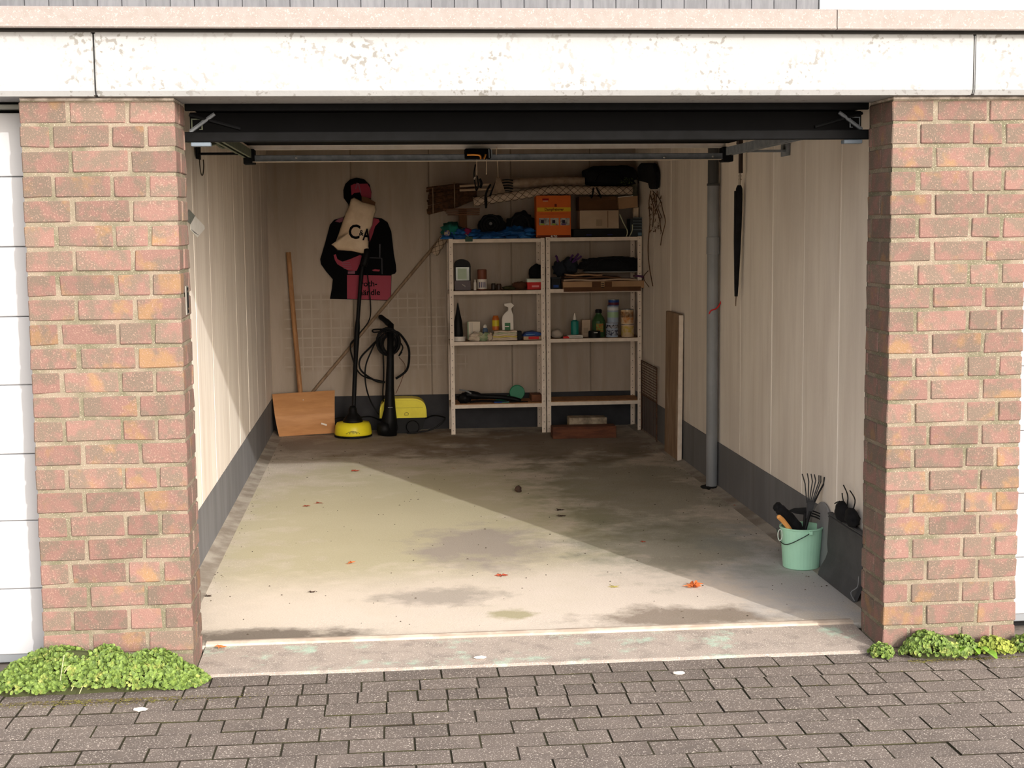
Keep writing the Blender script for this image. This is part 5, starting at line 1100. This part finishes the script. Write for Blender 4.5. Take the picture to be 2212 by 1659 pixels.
for k in range(4): bm = B(); a, b_ = at(958+3*k, 452+4*k, 1, 5.86), at(1036, 452+4*k, 1, 5.86); box(bm, a.x, b_.x, 5.82+.01*k, 5.90, a.z-.004, a.z+.004, bev=.001); obj('lath', bm, M('slat_brown', (104, 70, 46), (84, 56, 38), scale=10), t)
bm = B(); a = at(1000, 458, 1, 5.9); box(bm, a.x-.03, a.x+.03, 5.905, 5.93, zL, at(1000, 452, 1, 5.9).z, bev=.002); obj('lath_support', bm, CARDD, t)
t = thing('hanging_cords', (.05, 5.85, 1.9), 'black cord loops and a pale peg hanging over the netting roll end', 'cord')
for us, r_ in ((((1027, 355), (1024, 375), (1026, 395), (1029, 412), (1033, 400), (1031, 380)), .005), (((1060, 398), (1052, 412), (1048, 430), (1050, 450)), .008), (((1072, 392), (1066, 405), (1058, 424)), .007), (((1036, 386), (1040, 396), (1037, 406)), .010)):
    bm = B(); tube(bm, cat_rom([at(u, v, 1, 5.795) for u, v in us], 4), r_, 6); obj('cord', bm, BLK, t)
bm = B(); a = at(1025, 385, 1, 5.79); box(bm, a.x-.004, a.x+.006, 5.783, 5.79, a.z-.01, a.z+.01, rot=('Y', .4)); obj('peg', bm, WHT, t, label='pale peg')
t = thing('tied_string', (.10, 5.8, 1.9), 'pale string from the door lock tied round a triangular cream rag above the heap', 'string')
bm = B(); tube(bm, cat_rom([at(1073, 318, 1, 2.2), at(1072, 335, 1, 2.25)], 2), .0022, 5); tube(bm, [at(1074, 335, 1, 2.3), at(1075, 352, 1, 3.4), at(1076, 384, 1, 5.78)], .003, 5); obj('string', bm, M('pale_string', (170, 150, 130), rough=.9), t)
bm = B(); q = [at(u, v, 1, 5.78) for u, v in ((1073, 382), (1079, 382), (1086, 400), (1092, 416), (1072, 418), (1062, 420), (1068, 402))]; prism(bm, [(p.x, p.z) for p in q], 5.775, 5.79); obj('rag', bm, M('rag_cream', (150, 130, 112), (126, 108, 92), scale=20, rough=.95), t)
for u, v0, v1 in ((1030, 355, 378), (1051, 356, 377)):
    t = thing('pull_cord', (at(u, v1, 1, 2.2).x, 2.2, 1.85), 'short pale pull cord hanging below the door lock, ' + ('over the black cord loops' if u < 1040 else 'nearer the brass handle'), 'cord')
    bm = B(); tube(bm, [at(u, 333, 1, 2.24), at(u, v1, 1, 2.24)], .0022, 5); obj('cord_line', bm, M('pale_string', (170, 150, 130)), t)
t = thing('dried_branches', (1.40, 5.5, 1.3), 'brown dried branches and vine stems hanging on the right wall beside the heap', 'branches')
BRM = M('dry_branch', (98, 70, 48), (76, 54, 38), scale=20, rough=.9)
for us, r_ in ((((1406, 412), (1402, 440), (1404, 480), (1400, 530), (1402, 570), (1410, 618)), .004), (((1410, 412), (1425, 430), (1432, 455), (1437, 480), (1430, 510), (1427, 530)), .0035), (((1412, 414), (1415, 440), (1424, 470), (1428, 500)), .004), (((1404, 420), (1412, 450), (1410, 490)), .004), (((1420, 412), (1418, 440), (1430, 470)), .003), (((1400, 585), (1390, 600), (1402, 620)), .003)):
    bm = B(); tube(bm, cat_rom([Vector((min(p.x, 1.41), p.y, p.z)) for p in (at(u, v, 0, 1.402) for u, v in us)], 4), r_, 5); o = obj('branch', bm, BRM, t)
bm = B()
for k in range(120):
    p = at(R.uniform(1402, 1430), R.uniform(415, 500), 0, 1.398); d = Vector((R.uniform(-1, 0)*.3, R.uniform(-1, 1)*2, R.uniform(-1.6, .2)))*.03; e = Vector((.2, R.uniform(-1, 1)*2, R.uniform(-1, 1)))*.009
    bm.faces.new([bm.verts.new(p), bm.verts.new(p+d*.5+e), bm.verts.new(p+d), bm.verts.new(p+d*.5-e)])
o = obj('dry_leaves', bm, M('dry_leaf_dark', (104, 76, 50), (84, 60, 40), scale=30, rough=.9), t); o['kind'] = 'stuff'

# ------------------------------------------------------------------ fallen leaves and grit
def leaf(u, v, w_, m, label, lobes=5, curl=.4, rot=0, fl=.0105):
    c = at(u, v, 2, fl); bm = B(); n_ = lobes*2+1; pts = []
    for i in range(n_*2):
        a = 2*math.pi*i/(n_*2); r = w_*(.5 if i % 2 else .24)*R.uniform(.8, 1.15)*(1.2 if abs(math.sin(a)) < .5 else .8)
        pts.append(bm.verts.new(c+Vector((math.cos(a+rot)*r, math.sin(a+rot)*r*1.1, .002+curl*w_*R.uniform(.0, .55) if i % 2 == 0 or True else 0))))
    ce = bm.verts.new(c+Vector((0, 0, .003+curl*w_*.2)))
    for i in range(len(pts)): bm.faces.new((ce, pts[i], pts[(i+1) % len(pts)]))
    lo_ = min(q.co.z for q in bm.verts)
    for q in bm.verts: q.co.z -= lo_-fl
    o = obj('dry_leaf', bm, m, None, smooth=False); prop(o, label, 'leaf')
    s = B(); tube(s, [(c.x, c.y, fl+.004), (c.x+w_*.6*math.cos(rot+2), c.y+w_*.6*math.sin(rot+2), fl+.004)], .0012, 4); obj('leaf_stalk', s, m, o)
LFO = M('leaf_orange', (206, 116, 62), (178, 90, 44), scale=40, rough=.7); LFR = M('leaf_red', (164, 76, 50), (140, 60, 44), scale=40, rough=.7); LFD = M('leaf_dark', (62, 44, 34), (48, 34, 28), scale=40); LFY = M('leaf_yellow', (172, 160, 84), scale=40)
leaf(1498, 1269, .075, LFO, 'largest curled orange brown leaf, on the shadow edge nearest the bucket', 6, .7)
leaf(757, 1218, .045, LFO, 'curled orange leaf lying alone in the sunlit left half of the floor', 4, .6)
leaf(1083, 1244, .06, LFR, 'flat reddish leaf in the middle of the sunlit floor, near the doorway', 4, .25)
leaf(765, 1018, .06, LFR, 'small red leaf at the far end of the sunlit patch', 4, .3)
leaf(475, 1399, .045, LFO, 'orange leaf on the sill by the left pier', 4, .4)
leaf(662, 1094, .045, LFR, 'darker of two small red leaves on the sunlit floor behind the alone orange leaf', 3, .3)
leaf(688, 1087, .05, LFR, 'flatter of two small red leaves on the sunlit floor behind the alone orange leaf', 3, .2)
leaf(1325, 1268, .05, LFY, 'yellowish flat leaf on the sunlit floor between the red and the largest leaf', 3, .1)
leaf(448, 1288, .04, LFD, 'dark leaf by the left wall near the doorway', 3, .2)
leaf(673, 1280, .03, LFD, 'small dark leaf in the sun, near the doorway left of centre', 3, .4)
leaf(1209, 1102, .055, LFD, 'dark flat leaf in the shade, farther of the two side by side', 3, .15)
leaf(1212, 1115, .055, LFD, 'dark flat leaf in the shade, nearer of the two side by side', 3, .15)
leaf(980, 1012, .06, M('leaf_pale', (190, 166, 140)), 'pale sliver of leaf in the shade near the back', 2, .1)
leaf(1390, 1171, .03, LFR, 'small brown leaf alone in the shaded middle of the floor', 3, .3)
leaf(1590, 1093, .035, LFR, 'small crimson leaf at the foot of the right wall', 3, .3)
o = obj('stone', (lambda bm: (blob(bm, at(1120, 1057, 2, .028), (.020, .02, .022), .4, 2, 2, flat=.0105, seed=5), bm)[1])(B()), LFD, None); prop(o, 'small dark brown stone alone on the shaded floor', 'stone')
bm = B()
for k in range(420):
    x_, y_ = R.uniform(-1.33, 1.33), R.uniform(.45, 5.5)
    if k % 3 == 0: x_ = (-1.34 if k % 2 else 1.32)+R.uniform(-.05, .05)
    s_ = R.uniform(.002, .007); c = Vector((x_, y_, .0102)); a_ = R.uniform(0, 6.28)
    q = [bm.verts.new(c+Vector((math.cos(a_+i*2.1)*s_*R.uniform(.5, 1.3), math.sin(a_+i*2.1)*s_, 0))) for i in range(3)]; tp = bm.verts.new(c+Vector((0, 0, s_*.6)))
    for i in range(3): bm.faces.new((q[i], q[(i+1) % 3], tp))
o = obj('floor_grit', bm, M('grit', (62, 52, 44), (90, 80, 68), scale=60), None); prop(o, 'scattered dark crumbs and grit over the garage floor', 'grit', kind='stuff')
for u, v, w_, lb in ((303, 1535, .022, 'white chip on the paving in front of the larger green clump'), (1467, 1456, .02, 'white chip in a joint below the right part of the sill'), (1038, 1422, .022, 'white chip lying on the concrete sill')):
    c = at(u, v, 2, -.008 if v > 1430 else .0); bm = B(); blob(bm, (c.x, c.y, c.z+.004), (w_, w_*.5, .006), .4, 2, 2, seed=u); o = obj('chip', bm, WHT, None); prop(o, lb, 'chip')

# ------------------------------------------------------------------ weeds against the piers
WG = M('weed_green', (112, 134, 62), (72, 92, 42), scale=70, rough=.6, c3=(140, 146, 78), spec=.25); WG2 = M('weed_olive', (150, 140, 62), (120, 104, 56), scale=20, rough=.7); STM = M('weed_stem', (56, 60, 34), rough=.9)
LFM = bpy.data.meshes
def cushion(root, cx, cy, rx, ry, h, n, ls, m, zb=-.012, back=.0, seed=0, name='leaf_mass'):
    bm = B()
    for k in range(n):
        a = R.uniform(0, 2*math.pi); r = math.sqrt(R.random()); x, y = cx+rx*r*math.cos(a), cy+ry*r*math.sin(a)
        if y > back: y = back-R.random()*.02
        hh = h*math.sqrt(max(0, 1-r*r*.92))*(.72+.4*noise.noise(Vector((x*9, y*9, seed))))
        z = zb+max(.006, hh*R.uniform(.75, 1.06))
        nrm = Vector(((x-cx)/rx*.7+R.uniform(-1, 1), (y-cy)/ry*.7-.35+R.uniform(-1, 1), .7)).normalized()
        t1 = nrm.orthogonal().normalized(); t2 = nrm.cross(t1); s = ls*R.uniform(.6, 1.2); c = Vector((x, y, z))
        vs2 = [bm.verts.new(c+(t1*math.cos(q)+t2*math.sin(q)*.85)*s+nrm*s*.22) for q in [math.pi*i/3+k for i in range(6)]]; ce = bm.verts.new(c)
        for i in range(6): bm.faces.new((ce, vs2[i], vs2[(i+1) % 6]))
    o = obj(name, bm, m, root); o['kind'] = 'stuff'
def core(root, cx, cy, rx, ry, h, back):
    bm = B(); blob(bm, (cx, cy, -.012), (rx*.8, ry*.55, h*.74), .12, 2, 3, flat=-.016)
    for v in bm.verts: v.co.y = min(v.co.y, back)
    obj('stem_mat', bm, STM, root)
wa = thing('weed_cushion', (-1.55, -.06, -.01), 'broad cushion of small round green leaves at the foot of the left pier', 'weeds')
for cx, cy, rx, ry, h in ((-1.63, -.07, .24, .11, .185), (-1.42, -.07, .20, .10, .14), (-1.80, -.08, .17, .10, .125), (-1.3, -.06, .11, .09, .085)): core(wa, cx, cy, rx, ry, h, -.002); cushion(wa, cx, cy, rx, ry, h, int(4300*rx*ry/.026), .0085, WG, back=-.003, seed=cx)
for u, v0, v1, dx in ((640, 345, 600, -40), (700, 450, 520, -60), (760, 620, 700, -50), (850, 620, 730, -60)):
    bm = B(); a = at((u+dx)/4.608, 1340+v1/4.608, 1, -.2); b_ = at(u/4.608, 1340+v0/4.608, 1, -.16); tube(bm, [a, a.lerp(b_, .5)+Vector((0, 0, .004)), b_], .0014, 4); obj('grass_blade', bm, M('dry_blade', (176, 176, 130)), wa)
def blades(root, c, n, L_, w_, m, tilt=.9):
    for k in range(n):
        a = 2*math.pi*k/n+R.uniform(-.3, .3); d = Vector((math.cos(a), math.sin(a)*.7-.2, 0)); bm = B(); ln_ = L_*R.uniform(.75, 1.15); pr = None; side = Vector((-d.y, d.x, 0)).normalized()
        rows = []
        for i in range(6):
            s = i/5; p = Vector(c)+d*ln_*s*tilt+Vector((0, 0, ln_*(.9*s-.75*s*s))); wv = w_*math.sin(math.pi*min(.98, s*.8+.12))*(1+.2*math.sin(i*2))
            rows.append((bm.verts.new(p-side*wv+Vector((0, 0, wv*.3))), bm.verts.new(p), bm.verts.new(p+side*wv+Vector((0, 0, wv*.3)))))
        for q0, q1 in zip(rows, rows[1:]):
            for j in (0, 1): bm.faces.new((q0[j], q0[j+1], q1[j+1], q1[j]))
        for v in bm.verts: v.co.y = min(v.co.y, -.003); v.co.z = max(v.co.z, -.011)
        obj('leaf', bm, m, root)
WB = M('broad_leaf', (124, 158, 56), (96, 132, 42), scale=18, rough=.5)
blades(wa, (at(205, 1385, 1, -.05).x, -.06, .09), 5, .09, .011, WB, .6)
p = at(1900, 1392, 1, -.04); wb_ = thing('weed_tuft', (p.x, -.04, -.01), 'small separate green tuft at the inner corner of the right pier', 'weeds')
core(wb_, p.x+.005, -.045, .035, .035, .06, -.002); cushion(wb_, p.x+.005, -.045, .045, .05, .072, 260, .0085, WG, back=-.003)
p = at(2025, 1390, 1, -.05); wc = thing('weed_cushion', (p.x, -.06, -.01), 'bushy green weed clump at the middle of the right pier foot', 'weeds')
core(wc, p.x, -.06, .13, .07, .10, -.002); cushion(wc, p.x, -.06, .145, .08, .115, 1500, .009, WG, back=-.003, seed=3)
p = at(2105, 1385, 1, -.08); wd2 = thing('leafy_rosette', (p.x, -.08, -.01), 'bright rosette of long broad leaves between the two right weed clumps', 'plant')
blades(wd2, (p.x, -.06, -.005), 11, .11, .014, WB, .8); blades(wd2, (p.x+.01, -.08, -.01), 4, .13, .02, WB, 1.0)
p = at(2150, 1385, 1, -.05); we = thing('weed_cushion', (p.x, -.06, -.01), 'low yellowish weed clump at the outer corner of the right pier', 'weeds')
core(we, p.x, -.055, .07, .05, .06, -.002); cushion(we, p.x, -.055, .085, .06, .075, 560, .008, M('weed_yellow', (140, 148, 66), (108, 122, 50), scale=14), back=-.003, seed=5)
p = at(2212, 1385, 1, -.05); wf = thing('weed_cushion', (p.x+.02, -.06, -.01), 'weed clump before the neighbouring white door, beyond the right pier', 'weeds')
core(wf, p.x+.02, -.055, .06, .05, .06, -.002); cushion(wf, p.x+.02, -.055, .075, .06, .08, 460, .008, WG, back=-.003, seed=6)
# litter and moss along the joints
bm = B()
for k in range(2600):
    if k < 1500: x_ = R.gauss(-1.55, .22); y_ = -.2-abs(R.gauss(0, .03))
    elif k < 2100: x_ = R.uniform(1.3, 1.75); y_ = -.11-abs(R.gauss(0, .018))
    else:
        r_ = R.choice(range(0, 5)); x_ = R.uniform(-1.2, 1.9); y_ = -.002-PD*(r_+1)+R.gauss(0, .003)
        if noise.noise(Vector((x_*3, r_*3, 0))) < .12: continue
    s_ = R.uniform(.0015, .0045); c = Vector((x_, y_, -.0095)); a_ = R.uniform(0, 6.28)
    q = [bm.verts.new(c+Vector((math.cos(a_+i*2.1)*s_*R.uniform(.6, 1.6), math.sin(a_+i*2.1)*s_, R.uniform(0, .002)))) for i in range(3)]; bm.faces.new(q)
o = obj('moss_litter', bm, M('moss_litter', (128, 124, 60), (104, 88, 62), scale=50, rough=.95), None); prop(o, 'yellow green moss and dry litter along the paving joints', 'moss', kind='stuff')
